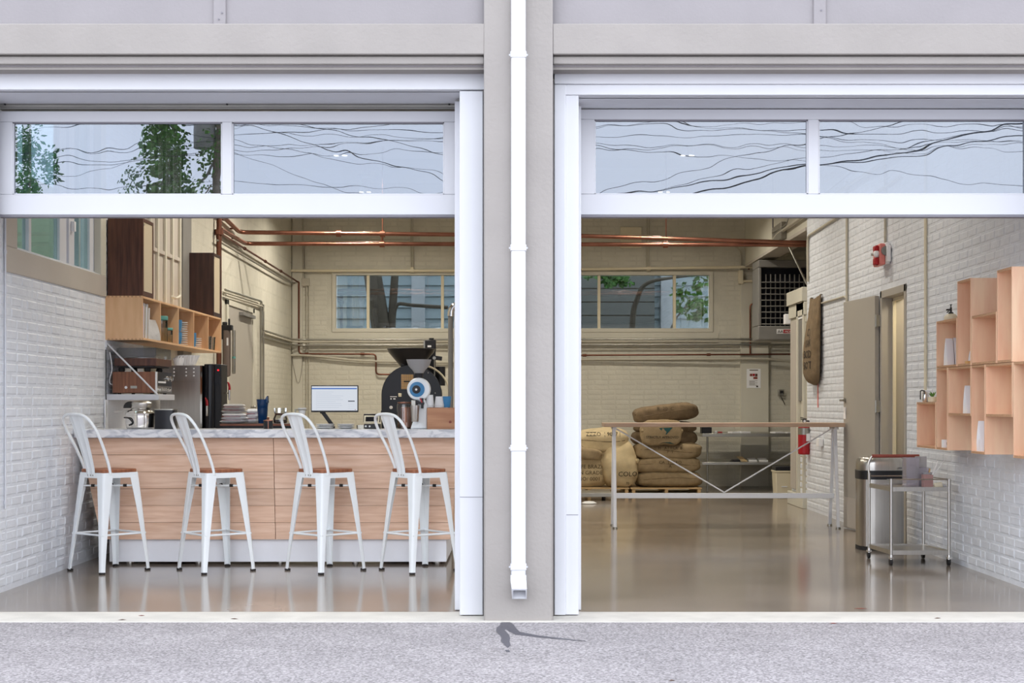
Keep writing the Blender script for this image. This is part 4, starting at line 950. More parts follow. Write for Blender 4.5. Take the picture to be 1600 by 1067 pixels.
# wooden box and paper cups
wbx = thing('wooden_caddy', 'plain pine counter box carrying stacks of paper cups', 'box', (X(690, 196), yG, zc))
a, b, c, d, e, f_ = X(668, 196), X(712, 196), yG - .06, yG + .16, zc, Z(637, 196)
for q in ((a, b, c, c + .012, e, f_), (a, b, d - .012, d, e, f_), (a, a + .012, c + .012, d - .012, e, f_), (b - .012, b, c + .012, d - .012, e, f_), (a + .012, b - .012, c + .012, d - .012, f_ - .012, f_)):
    MB().box(*q).build('panel', 'stain_wood', wbx, bevel=.0015)
MB().lathe([(.011, 0), (.011, -.004), (.006, -.005), (.006, -.002), (.001, -.002)], (X(704, 196), c, Z(659, 196)), 14, 'y').build('brand_mark', 'red_wood', wbx)
def paper_cup(label, c, r0, r1, h, n, mat, group):
    for i in range(n):
        z = c[2] + i * .014
        tag(MB().lathe([(r1, 0), (r1 + .003, .003), (r1, .006), (r0, h), (r0 - .003, h - .004), (.001, h - .004)], (c[0], c[1], z), 18).build('paper_cup', mat), ('lower ', 'upper ')[i] + label, 'paper cup', group)
paper_cup('white paper cup upturned on the pine box, next to the grinder', (X(671, 196), yG + .05, f_ + .001), .026, .034, .088, 2, 'plate', 'upturned cups next to the grinder')
paper_cup('white paper cup upturned in the middle of the pine box', (X(686, 196), yG + .04, f_ + .001), .029, .039, .075, 2, 'plate', 'upturned cups in the middle of the pine box')
tag(MB().lathe([(.029, .001), (.030, .003), (.039, .09), (.036, .09), (.028, .006)], (X(697, 196), yG + .06, f_ + .001), 18).build('paper_cup', 'blue'), 'blue paper cup standing at the right end of the pine box', 'paper cup')

# ================================================================== ROASTER
sR = 130.; yR = Y(sR)
ro = thing('coffee_roaster', 'large black drum coffee roaster with wide funnel behind the counter', 'coffee roaster', (X(643, sR), yR, 0))
cxr, czr, rr = X(643, sR), Z(617, sR), .362
arch = [(cxr + rr, .55), (cxr + rr, czr)] + [(cxr + rr * math.cos(a), czr + rr * math.sin(a)) for a in [math.pi * i / 24 for i in range(1, 24)]] + [(cxr - rr, czr), (cxr - rr, .55)]
MB().prism(arch, 'y', yR, yR + .05).build('face_plate', 'black_gloss', ro, bevel=.006)
MB().lathe([(.33, .05), (.33, .80), (.30, .82)], (cxr, yR, czr), 32, 'y').build('drum', 'black', ro)
MB().tube([(cxr + .09 + rr * math.cos(a), yR + .12, czr + rr * math.sin(a)) for a in [math.pi * (i / 20 - .02) for i in range(1, 13)]], .012).build('drum_band', 'cream', ro)
MB().box(cxr - .36, cxr + .42, yR + .05, yR + .85, .0, .60).build('stand', 'black', ro, bevel=.01)
hx, hz = X(640.5, sR), Z(544.5, sR)
MB().lathe([(.07, Z(592, sR)), (.09, Z(578, sR)), (.275, hz - .04), (.29, hz), (.284, hz), (.085, Z(576, sR))], (hx, yR + .22, 0), 36).build('hopper', 'black_gloss', ro)
MB().box(hx - .12, hx + .13, yR + .1, yR + .34, Z(592, sR), Z(566, sR)).build('hopper_throat', 'black', ro, bevel=.01)
MB().tube([(hx + .29 * math.cos(a), yR + .22 + .29 * math.sin(a), hz) for a in [2 * math.pi * i / 40 for i in range(40)]], .006, closed=True).build('hopper_rim', 'black', ro)
mt = MB().box(X(660, sR), X(677, sR), yR + .5, yR + .62, hz - .02, Z(528, sR)).build('motor', 'black', ro, bevel=.012)
MB().box(X(657.5, sR), X(660, sR), yR + .5, yR + .62, hz - .02, Z(529, sR)).build('motor_plate', 'galv', mt)
MB().box(X(664, sR), X(670, sR), yR + .495, yR + .5, Z(540, sR), Z(537, sR)).build('rating_plate', 'white', mt)
MB().cyl((X(670, sR), yR + .55, Z(528, sR)), (X(670, sR), yR + .55, Z(525, sR)), .03, n=10).build('motor_cap', 'black', mt)
MB().box(X(657.5, sR), X(677, sR), yR + .5, yR + .52, .6, hz).build('motor_post', 'black', ro)
MB().bar((X(676, sR), yR + .1, Z(558, sR)), (X(690, sR), yR + .1, Z(560, sR)), .03, .05).build('crank_arm', 'black', ro, bevel=.004)
MB().lathe([(.02, 0), (.02, -.02)], (X(678, sR), yR + .08, Z(559, sR)), 10, 'y').build('crank_bolt', 'galv', ro)
MB().cyl((X(678, sR), yR + .12, Z(560, sR)), (X(678, sR), yR + .12, Z(590, sR)), .008, n=8).build('rod', 'galv', ro)
MB().lathe([(.06, 0), (.06, Z(572, sR) - Z(602, sR))], (X(686, sR), yR + .3, Z(602, sR)), 20, 'z').build('chaff_pipe', 'black', ro)
pn_ = MB().box(X(627, sR), X(646, sR), yR - .012, yR, Z(608, sR), Z(585, sR)).build('sight_panel', 'wood_lt', ro, bevel=.003)
g = MB()
for i in range(6): g.box(X(628, sR) + i * .026, X(628, sR) + i * .026 + .003, yR - .016, yR - .012, Z(608, sR), Z(585, sR))
for i in range(7): g.box(X(627, sR), X(646, sR), yR - .016, yR - .012, Z(607, sR) + i * .027, Z(607, sR) + i * .027 + .003)
g.build('panel_mesh', 'seal', pn_)
MB().box(X(631, sR), X(645, sR), yR - .018, yR - .012, Z(597, sR), Z(595, sR)).build('panel_slot', 'black', pn_)
MB().box(X(622.5, sR), X(627.5, sR), yR - .02, yR, Z(620, sR), Z(614.5, sR)).build('switch', 'cream', ro, bevel=.004)
MB().lathe([(.020, 0), (.020, -.012), (.010, -.014), (.010, -.008), (.001, -.008)], (X(611, sR), yR, Z(636.5, sR)), 16, 'y').build('dial', 'plate', ro)
MB().box(X(609.5, sR), X(620, sR), yR - .002, yR, Z(620.2, sR), Z(619.2, sR)).box(X(610, sR), X(612, sR), yR - .002, yR, Z(624, sR), Z(622, sR)).box(X(614.5, sR), X(618, sR), yR - .002, yR, Z(624, sR), Z(622.2, sR)).build('printed_mark', 'white', ro)
for px, py in ((609.5, 582.5), (669, 582.5), (680, 614)): MB().lathe([(.008, 0), (.007, -.006), (.001, -.007)], (X(px, sR), yR, Z(py, sR)), 8, 'y').build('bolt', 'galv', ro)
MB().cyl((X(594, sR), yR + .1, Z(644, sR)), (X(597, sR), yR + .1, Z(644, sR)), .02, n=8).build('side_knob', 'black', ro)
fp = thing('flue_pipe', 'dark vertical exhaust flue with silver elbow beside the doorway pillar', 'pipe', (X(704, 150), Y(150), 0))
fx, fy = X(704, 150), Y(150)
MB().cyl((fx, fy, 0), (fx, fy, Z(492, 150)), .026, n=16).build('flue', 'grey', fp)
MB().tube(smoothpath([(fx, fy, Z(494, 150)), (fx + .01, fy, Z(484, 150)), (fx + .05, fy, Z(477, 150)), (fx + .16, fy, Z(474, 150))], 4), .034, n=14).build('elbow', 'chrome', fp)
MB().cyl((fx + .05, fy - .01, 0), (fx + .05, fy - .01, Z(486, 150)), .016, n=12).build('side_duct', 'trim', fp)

# ================================================================== HIGH TABLE
tb = thing('high_table', 'long high table with pale wood top and white trestle legs', 'table', (2.2, 15.1, 0))
xa, xb = X(943, 153), 3.30; ya, yb2 = 14.86, 15.36
MB().box(xa, xb, ya, yb2, 1.03, 1.07).build('tabletop', 'table_top', tb, bevel=.003)
for i, xx in enumerate((.98, 3.24)):
    fr_ = MB().box(xx - .02, xx + .02, ya + .12, yb2 - .12, 1.005, 1.03).build('leg_bracket', 'leg_white', tb)
    for yt, yf in ((15.07, 14.92), (15.14, 15.32)):
        lg = MB().bar((xx, yf, .012), (xx, yt, 1.01), .034, .034, up=(0, 1, 0)).build('leg', 'leg_white', tb, bevel=.004)
        MB().cyl((xx, yf, 0), (xx, yf, .014), .026, n=12).build('foot_pad', 'galv', lg)
MB().box(.98, 3.235, 15.08, 15.12, Z(778, 152), Z(770, 152)).build('lower_rail', 'leg_white', tb, bevel=.003)
mid = X(1131, 152)
for x_ in (1.0, 3.215): MB().tube([(x_, 15.10, 1.01), (mid, 15.10, Z(769, 152))], .0075).build('brace_rod', 'leg_white', tb)

# ================================================================== SACKS
def sack(label, c, size, mat, rot=(0, 0, 0), seed=0, e1=.34, e2=.55, wr=.042, group=None, top_pinch=0, tuft=True, seam=True):
    t = thing('coffee_sack', label, 'sack', c, group)
    n1, n2 = 40, 26; a, b, d = size[0] / 2, size[1] / 2, size[2] / 2; vs = []
    sg = lambda v, e: math.copysign(abs(v) ** e, v)
    m_ = Matrix.Rotation(math.radians(rot[2]), 3, 'Z') @ Matrix.Rotation(math.radians(rot[1]), 3, 'Y') @ Matrix.Rotation(math.radians(rot[0]), 3, 'X')
    off = Vector((seed * 7.3, seed * 3.1, seed * 1.7))
    for i in range(n2 + 1):
        ph = -math.pi / 2 + math.pi * i / n2
        for j in range(n1):
            th = 2 * math.pi * j / n1
            p = Vector((a * sg(math.cos(ph), e1) * sg(math.cos(th), e2), b * sg(math.cos(ph), e1) * sg(math.sin(th), e2), d * sg(math.sin(ph), e1 * 1.5)))
            # flatter, puckered ends
            u = abs(p.x) / a; p.z *= 1 - .16 * max(0, u - .7) / .3
            if top_pinch: q = (p.z / d + 1) / 2; k = 1 - top_pinch * max(0, q - .55) / .45; p.x *= k; p.y *= k
            n_ = noise.noise(p * 5 + off) * .9 + noise.noise(p * 13 + off) * .4 + (1 - abs(noise.noise(Vector((p.x * 3, p.y * 3, p.z * 11)) + off))) * .35
            p += p.normalized() * (n_ * wr)
            q = m_ @ p; vs.append(Vector(c) + Vector((0, 0, d)) + q)
    zmin = c[2]
    vs = [Vector((v.x, v.y, max(v.z, zmin))) for v in vs]
    fs = [(i * n1 + j, i * n1 + (j + 1) % n1, (i + 1) * n1 + (j + 1) % n1, (i + 1) * n1 + j) for i in range(n2) for j in range(n1)]
    mb = MB().add(vs, fs); body = mb.build('sack_body', mat, t)
    bvh = BVHTree.FromPolygons(vs, fs)
    if seam:
        pts = []
        for k in range(15):
            u = -.86 + 1.72 * k / 14; org = Vector(c) + Vector((0, 0, d)) + m_ @ Vector((u * a, 0, d * (.05 + .18 * math.sin(u * 2 + seed))))
            h = bvh.ray_cast(Vector((org.x, org.y - 2, org.z)), Vector((0, 1, 0)))
            if h[0]: pts.append(h[0] + Vector((0, .002, 0)))
        if len(pts) > 4: MB().tube(smoothpath(pts, 2), .006, n=5).build('stitched_seam', 'burlap_dark', t)
    if tuft:
        for sx in (-1, 1):
            e = Vector(c) + Vector((0, 0, d)) + m_ @ Vector((sx * a * .93, -b * .55, d * .1))
            MB().lathe([(.012, -.02), (.028, .0), (.034, .02), (.02, .045), (.001, .05)], e, 8).build('corner_tuft', mat, t)
    return t, bvh
def sack_print(t, bvh, lines, mat, size, x, z, gap, align='CENTER', tilt=0, d=Vector((0, 1, 0))):
    for k, tx in enumerate(lines):
        vs, fs = text_mesh(tx, size, .0, align); out_ = []
        ct, st_ = math.cos(tilt), math.sin(tilt)
        for v in vs:
            o = Vector((x + v.x * ct - v.y * st_, 15.5, z - k * gap + v.x * st_ + v.y * ct)); h = bvh.ray_cast(o, d)
            out_.append((h[0] if h[0] else Vector((o.x, 20.3, o.z))) - d * .013)
        fs = [f for f in fs if max((out_[i].y for i in f)) < 21.5 and max(out_[i].y for i in f) - min(out_[i].y for i in f) < .12]
        MB().add(out_, fs).build('printed_lettering', mat, t, smooth=False)
sK = 113.; yK = Y(sK)
def pallet(label, xa, xb):
    t = thing('pallet', label, 'pallet', ((xa + xb) / 2, yK + .4, 0), 'pallets under the coffee sacks')
    n = 7
    for i in range(n):
        y = yK - .06 + i * .15; MB().box(xa, xb, y, y + .10, .085, .103).build('deck_board', 'pine', t, bevel=.002)
    for xx in (xa + .02, (xa + xb) / 2 - .02, xb - .06):
        MB().box(xx, xx + .045, yK - .055, yK + .94, .018, .085).build('stringer', 'pine', t, bevel=.002)
    for i in range(4): MB().box(xa, xb, yK - .06 + i * .30, yK + .03 + i * .30, 0, .018).build('bottom_board', 'pine', t, bevel=.001)
pallet('pine pallet under the left pair of pale coffee sacks', .42, X(983, sK)); pallet('pine pallet under the tall stack of brown sacks', X(985, sK), X(1096, sK))
pz = .104; G = 'coffee sacks on the pallets'
# right stack, from the floor up
cx_ = X(1045, sK)
ys = yK + .38
t, b = sack('flattened burlap sack at the bottom of the tall stack', (cx_, ys, pz), (.90, .72, .22), 'burlap', seed=1, group=G, e2=.34)
t, b = sack('burlap sack with upright print, second from the bottom of the tall stack', (cx_ + .0, ys, pz + .195), (.92, .72, .22), 'burlap', seed=2, group=G, e2=.34)
sack_print(t, b, ['CA  T  GRO', 'A'], 'ink_faded', .06, cx_ + .02, pz + .33, .055)
t, b = sack('burlap sack with faded print, third from the bottom of the tall stack', (cx_ + .0, ys, pz + .385), (.90, .72, .23), 'burlap', seed=3, group=G, e2=.34)
sack_print(t, b, ['H   AT I CR  B', 'F  T'], 'ink_faded', .055, cx_ + .02, pz + .53, .055)
t, b = sack('dark burlap sack behind the green printed one, upper middle of the tall stack', (cx_ - .01, ys + .14, pz + .575), (.88, .56, .21), 'burlap_dark', seed=4, group=G, e2=.4)
t, b = sack('dark burlap sack lying right below the topmost tilted one', (cx_ - .01, ys + .14, pz + .755), (.86, .56, .15), 'burlap_dark', seed=5, group=G, e2=.4)
t, b = sack('sagging burlap sack with green diamond print at the front of the tall stack', (X(1040, 116), yK + .03, pz + .58), (.56, .24, .34), 'burlap', seed=6, group=G, e1=.4, e2=.45, seam=False)
sack_print(t, b, ['STRICTLY APPROVED'], 'ink', .047, X(1040, 116), Z(686, 116), .05)
for pl in ([(-.11, .09), (.08, .10), (-.01, .0)], [(-.10, -.13), (-.05, -.105), (.05, -.105), (.10, -.13), (.0, -.15)]):
    cc_ = Vector((X(1047, 116), 0, Z(686, 116) + .05)); vs = []
    for u, v in pl:
        o = Vector((cc_.x + u, 15.5, cc_.z + v)); h = b.ray_cast(o, Vector((0, 1, 0))); vs.append((h[0] if h[0] else Vector((o.x, yK - .02, o.z))) - Vector((0, .007, 0)))
    MB().add(vs, [tuple(range(len(vs)))]).build('printed_diamond', 'ink_teal', t, smooth=False)
t, b = sack('brown burlap sack tilted on top of the tall stack', (X(1043, 113), ys - .05, pz + .905), (.88, .60, .24), 'burlap_dark', rot=(0, -6, 0), seed=7, group=G, wr=.03)
sack_print(t, b, ['B  20  C'], 'ink_faded', .07, X(1040, 113), Z(641, 113), .05)
# left pair
t, b = sack('tall pale sack with three faded printed lines, at the left jamb', (X(921, sK), yK + .30, pz), (.60, .46, .56), 'sack_light', seed=8, group=G, e1=.5, e2=.5, seam=False)
sack_print(t, b, ['CAFE BRAZIL', 'AN GRADE', 'NO/ 0001'], 'ink_faded', .075, X(921, sK), Z(732, sK), .085)
t, b = sack('plump pale sack printed COLO in black beside the tall brown stack', (X(969, sK), yK + .20, pz), (.52, .50, .64), 'sack_light', seed=9, group=G, e1=.6, e2=.6, top_pinch=.2, seam=False, wr=.04)
sack_print(t, b, ['COLO'], 'ink', .095, X(983, sK) - .02, Z(744, sK), .1)
sack_print(t, b, ['70'], 'ink', .05, X(983, sK) - .02, Z(757, sK), .1)
t, b = sack('pale sack with curved black print lying on the left pair', (X(943, sK), yK + .26, Z(706, sK)), (.70, .50, .30), 'sack_light', rot=(8, -4, 0), seed=10, group=G, wr=.035)
sack_print(t, b, ['IZZZO  | 9007 | '], 'ink', .075, X(943, sK), Z(681, sK), .1)
t, b = sack('small folded pinkish sack between the two pale ones', (X(916, sK), yK + .08, Z(718, sK)), (.42, .30, .17), 'burlap', rot=(0, 10, 0), seed=11, group=G, wr=.03, seam=False)
dl_ = thing('platform_dolly', 'low grey steel platform dolly at the foot of the pale sacks', 'dolly', (.7, 18.9, 0))
MB().box(.3, X(957, 120), Y(120), Y(120) + .6, Z(776.5, 120) + .0, Z(770, 120)).build('deck', 'conduit_grey', dl_, bevel=.004)
for xx in (.45, X(945, 120)):
    for yy in (Y(120) + .08, Y(120) + .5): MB().cyl((xx - .012, yy, .04), (xx + .012, yy, .04), .04, n=14).build('wheel', 'rubber', dl_)
MB().lathe([(.09, 0), (.10, .01), (.06, .03), (.001, .035)], (X(919, 122), Y(122) - .25, 0), 18).build('floor_plate', 'plate') and None
tag(bpy.data.objects['floor_plate'], 'small pale dish on the floor before the dolly', 'dish')
bpy.data.objects['floor_plate'].name = 'floor_dish'

# ================================================================== STEEL SHELVING AT THE BACK
sS = 108.5; yS = Y(sS)
sv = thing('steel_shelving', 'grey steel shelving unit standing against the back wall beside the sacks', 'shelving', (2.9, yS, 0))
xa, xb = X(1097, sS), X(1097, sS) + 1.75; yd = yS + 1.15
for zz, th in ((Z(677, sS), .05), (Z(722, sS), .042)):
    MB().box(xa, xb, yS, yd, zz - th, zz).build('shelf_board', 'galv', sv, bevel=.004)
for xx in (xa + .02, xb - .02):
    for yy in (yS + .03, yd - .03):
        MB().cyl((xx + (.06 if yy < yS + .1 and xx < xa + .1 else 0), yy, .0), (xx + (.06 if yy < yS + .1 and xx < xa + .1 else 0), yy, Z(680, sS)), .016, n=10).build('post', 'galv', sv)
zt, zm = Z(677, sS) + .001, Z(722, sS) + .001
bt = thing('black_tray', 'small open black tray on the left end of the steel shelf', 'tray', (X(1104, sS), yS + .1, zt))
a, b, c, d = X(1097, sS), X(1112.5, sS), yS + .03, yS + .23
for q in ((a, b, c, d, zt, zt + .008), (a, b, c, c + .008, zt, zt + .085), (a, b, d - .008, d, zt, zt + .085), (a, a + .008, c, d, zt, zt + .085), (b - .008, b, c, d, zt, zt + .085)): MB().box(*q).build('tray_side', 'black', bt)
tag(MB().lathe([(.018, 0), (.02, .004), (.02, .03), (.012, .035)], (X(1120, sS), yS + .08, zt), 12).build('tape_roll', 'white'), 'small pale roll on the upper steel shelf', 'tape')
tag(MB().bar((X(1123, sS), yS + .1, zt + .012), (X(1130, sS), yS + .1, zt + .012), .03, .022).build('marker', 'red'), 'small red marker on the upper steel shelf', 'marker')
for i, (p0, p1, h) in enumerate(((1143, 1156, .02), (1158, 1172, .024), (1210, 1226, .018), (1229, 1245, .015))):
    tag(MB().obox((X((p0 + p1) / 2, sS), yS + .16, zt + h / 2), (X(p1, sS) / 2 - X(p0, sS) / 2, .02, 0), (-.02, .1, 0), (0, 0, h / 2)).build('paper_pile', 'white'), 'low paper pile on the upper steel shelf, ' + ('next to the red marker', 'second from the red marker', 'third from the red marker', 'farthest right')[i], 'papers', 'paper piles on the upper steel shelf')
tag(MB().prism([(X(1143, sS), zm), (X(1158, sS), zm), (X(1157, sS), zm + .035), (X(1147, sS), zm + .03)], 'y', yS + .06, yS + .24).build('black_case', 'black', None, .004), 'small black case on the lower steel shelf beside thin sticks', 'case')
for i in range(5):
    tag(MB().bar((X(1161, sS) + i * .018, yS + .05, zm + .006), (X(1161, sS) + i * .018 - .07, yS + .16, zm + .075), .008, .006).build('wooden_stick', 'grass_stick'), 'wooden stick on the lower steel shelf, ' + ('leftmost of five', 'second from the left', 'middle of five', 'second from the right', 'rightmost of five')[i], 'stick', 'wooden sticks on the lower shelf')
for i, (p0, p1) in enumerate(((1171, 1184), (1187, 1201))):
    tag(MB().obox((X((p0 + p1) / 2, sS), yS + .14, zm + .025), (X(p1, sS) / 2 - X(p0, sS) / 2, 0, 0), (0, .1, .018), (0, -.002, .008)).build('booklet', 'white'), ('white booklet on the lower steel shelf, next to the sticks', 'white booklet on the lower steel shelf, right of its twin')[i], 'booklet')
bn = thing('storage_tub', 'cream plastic tub with dark lid on the floor by the brick pier', 'tub', (X(1227, 117), Y(117), 0))
MB().prism([(X(1214, 117), .0), (X(1244, 117), .0), (X(1246, 117), Z(738, 117)), (X(1212, 117), Z(738, 117))], 'y', Y(117), Y(117) + .3).build('tub_body', 'cream', bn, bevel=.01)
MB().box(X(1211, 117), X(1247, 117), Y(117) - .01, Y(117) + .31, Z(738, 117), Z(735.5, 117)).build('rim', 'cream', bn, bevel=.003)
MB().box(X(1221, 117), X(1230, 117), Y(117) - .012, Y(117), Z(761, 117), Z(759.5, 117)).build('label', 'white', bn)
MB().box(X(1212, 117), X(1246, 117), Y(117), Y(117) + .3, Z(735.5, 117), Z(729, 117)).build('lid', 'black', bn, bevel=.006)

# ================================================================== UNIT HEATER, BACK WALL FITTINGS
sH = 110.; yH = Y(sH)
uh = thing('unit_heater', 'large grey unit heater with louvred grille hanging high at the back', 'heater', (3.9, yH, 2.2))
a, b, c, d = X(1185, sH), X(1185, sH) + 1.0, Z(531, sH), Z(406, sH)
mb = MB()
for q in ((a, b, d - .105, d), (a, b, c, c + .2), (a, a + .045, c + .2, d - .105), (b - .045, b, c + .2, d - .105)): mb.box(q[0], q[1], yH, yH + .55, q[2], q[3])
mb.build('cabinet', 'heater_grey', uh, bevel=.012)
MB().box(a + .04, b - .04, yH + .12, yH + .5, c + .19, d - .10).build('core', 'dark_in', uh)
for i in range(8): MB().bar((a + .045, yH + .02, c + .225 + i * .085), (b - .045, yH + .02, c + .225 + i * .085), .05, .014).build('louvre', 'heater_grey', uh, bevel=.002)
for i in range(13): MB().box(a + .045 + .068 * (i + 1) - .006, a + .045 + .068 * (i + 1) + .006, yH + .03, yH + .06, c + .2, d - .20).build('vane', 'heater_grey', uh)
pl = MB().box(X(1213.5, sH), X(1240, sH), yH - .004, yH, Z(521.5, sH), Z(514, sH)).build('badge', 'white', uh)
MB().box(X(1224, sH), X(1240, sH), yH - .006, yH - .004, Z(520.5, sH), Z(515, sH)).build('red_field', 'red', pl)
lettering('AA', .058, 'ink', (X(1215, sH), yH - .006, Z(520, sH)), (1, 0, 0), (0, 0, 1), pl); lettering('MOD', .045, 'white', (X(1226, sH), yH - .0075, Z(519.8, sH)), (1, 0, 0), (0, 0, 1), pl)
for xx in (a + .1, b - .1): MB().cyl((xx, yH + .28, d), (xx, yH + .28, ZC), .008, n=8).build('hanger_rod', 'galv', uh)
ep = thing('cover_plate', 'square cream cover plate high on the back wall behind copper pipes', 'panel', (X(985, 102), YB, 3.8))
MB().box(X(969, 102), X(1002, 102), YB - .035, YB - .008, Z(388, 102), Z(355, 102)).build('plate', 'cream', ep, bevel=.004)
MB().box(X(970, 102), X(1001, 102), YB - .008, YB, Z(387, 102), Z(356, 102)).build('back_box', 'plaster', ep)
po = thing('notice', 'white paper notice with small red pictures on the back pilaster', 'notice', (X(1180, 103), YB - .08, 1.6))
nb = MB().box(X(1169, 103), X(1191, 103), YB - .075, YB - .0705, Z(606, 103), Z(576, 103)).build('sheet', 'white', po)
q = YB - .0765
for x0, x1, y0, y1, m_ in ((1174, 1178, 583.5, 587.5, 'red_wood'), (1178.4, 1182, 583.5, 587.3, 'red'), (1182.4, 1186, 583.5, 588, 'walnut'), (1179.5, 1186, 588.5, 592, 'red_wood'), (1173.5, 1187, 577.2, 578.6, 'ink_faded'), (1184, 1187, 602.5, 604.5, 'ink')):
    MB().box(X(x0, 103), X(x1, 103), q, q + .001, Z(y1, 103), Z(y0, 103)).build('picture', m_, nb)
for i in range(5): MB().box(X(1173, 103), X(1186 - (i % 2) * 4, 103), q, q + .001, Z(595 + i * 1.7, 103), Z(594.4 + i * 1.7, 103)).build('text_line', 'ink_faded', nb)
ic = thing('intercom', 'small grey wall telephone box with hanging cord on the back wall', 'telephone', (X(1231, 105), YB, 1.4))
MB().box(X(1227, 105), X(1236, 105), YB - .06, YB, Z(618, 105), Z(608, 105)).build('box', 'galv', ic, bevel=.008)
MB().box(X(1230, 105), X(1235, 105), YB - .066, YB - .06, Z(614, 105), Z(610, 105)).build('dial', 'black', ic)
MB().tube(smoothpath([(X(1231, 105), YB - .03, Z(618, 105)), (X(1234, 105), YB - .04, Z(624, 105)), (X(1238, 105), YB - .03, Z(632, 105))], 4), .006).build('cord', 'black', ic)

# ================================================================== PIPES AND CONDUITS
def pipe(name, label, pts, r, mat, r_bend=.08, group=None, cat='pipe', fit=(), n=10, fitmat=None, fr=1.7, fl_=.03):
    t = thing(name, label, cat, pts[0], group)
    MB().tube(bend(pts, r_bend), r, n).build('pipe_run', mat, t)
    for p in fit:
        p = Vector(p); dd = min(((Vector(pts[i + 1]) - Vector(pts[i])).normalized() for i in range(len(pts) - 1)), key=lambda v: 0)
        best = None
        for i in range(len(pts) - 1):
            a, b = Vector(pts[i]), Vector(pts[i + 1]); u = max(0, min(1, (p - a).dot(b - a) / (b - a).length_squared)); dist = (a + (b - a) * u - p).length
            if best is None or dist < best[0]: best = (dist, (b - a).normalized(), a + (b - a) * u)
        MB().cyl(best[2] - best[1] * fl_, best[2] + best[1] * fl_, r * fr, n=n).build('coupling', fitmat or mat, t)
    return t
def clip(t, p, wall, r=.008, mat='conduit'): MB().cyl(p, wall, r, n=6).build('standoff', mat, t)
xw_ = XL
# two copper mains
yA, zA, yB_, zB_ = 18.0, 3.36, 18.4, 3.265
a = pipe('copper_main', 'upper copper heating main crossing the room from the left wall', [(xw_ + .06, 16.75, 3.44), (xw_ + .06, yA, zA + .0), (X(908, 126), yA + .08, Z(371, 126)), (3.1, 18.38, 3.288), (3.35, 18.40, 3.28), (4.6, 18.42, 3.28)], .026, 'copper', .12,
         fit=[(X(597, 128), yA + .04, 3.34), (-2.2, yA + .03, 3.35)], group='copper mains')
MB().cyl((X(597, 128), yA + .03, 3.34), (X(597, 128), yA + .03, ZC), .008, n=6).build('hanger_rod', 'copper', a)
MB().cyl((X(1040, 126), yA + .2, 3.31), (X(1040, 126), yA + .2, ZC), .008, n=6).build('hanger_rod', 'copper_dark', a)
b = pipe('copper_main', 'lower copper heating main crossing the room under its twin', [(xw_ + .06, 16.85, zB_ + .0), (xw_ + .06, yB_, zB_), (3.1, yB_ + .03, 3.255), (4.6, yB_ + .1, 3.25)], .026, 'copper', .12,
         fit=[(X(597, 125), yB_, zB_), (X(1040, 125), yB_, zB_)], group='copper mains')
MB().cyl((X(597, 125), yB_, zB_), (X(597, 125), yB_, zB_ + .12), .016, n=8).build('riser_tee', 'copper', b)
for yy, zz in ((17.1, 3.40), (17.7, 3.37)): clip(a, (xw_, yy, zz), (xw_ + .06, yy, zz), .01, 'copper_dark')
for yy in (17.0, 17.8): clip(b, (xw_, yy, zB_), (xw_ + .06, yy, zB_), .01, 'copper_dark')
rx = X(341, 137)
pipe('copper_riser', 'thick copper riser between the dark speaker and the door on the left wall', [(XL + .055, Y(137), .92), (XL + .055, Y(137), 3.25), (XL + .055, Y(137) + .02, 3.44)], .03, 'copper_dark', .05, fit=[(XL + .055, Y(137), 3.22)])
c = pipe('copper_pipe', 'thin copper pipe falling along the left wall and down the back corner', [(XL + .05, 16.9, 3.22), (XL + .05, 22.2, 3.16), (XL + .09, YB - .08, 3.13), (X(468, 102), YB - .06, 3.12), (X(468, 102), YB - .06, Z(553, 102)), (X(588, 102), YB - .06, Z(553.5, 102)), (X(588, 102), YB - .06, Z(585, 102)), (X(660, 102), YB - .06, Z(585.5, 102))], .013, 'copper_dark', .06,
         fit=[(XL + .05, 18.4, 3.2), (XL + .05, 19.9, 3.18), (XL + .05, 21.2, 3.17), (X(480, 102), YB - .06, Z(553, 102)), (X(567, 102), YB - .06, Z(553, 102))])
pipe('steel_pipe', 'thin grey pipe falling beside the thin copper one on the left wall', [(XL + .05, 16.7, 3.12), (XL + .05, 21.6, 3.07), (XL + .06, 22.4, 3.1)], .012, 'conduit_grey', .05)
d = pipe('copper_pipe', 'slim copper gas pipe along the back wall under the heater', [(X(770, 102), YB - .06, Z(556, 102)), (5.5, YB - .12, Z(553, 102))], .013, 'copper_dark', fit=[(X(913, 102), YB - .07, Z(556, 102)), (X(1106, 102), YB - .1, Z(554, 102))])
MB().tube(bend([(X(1170.5, 102), YB - .1, Z(553, 102)), (X(1170.5, 102), YB - .1, Z(475, 102)), (a_ := X(1190, 102), YB - .1, Z(475, 102))], .06), .012).build('branch', 'copper_dark', d)
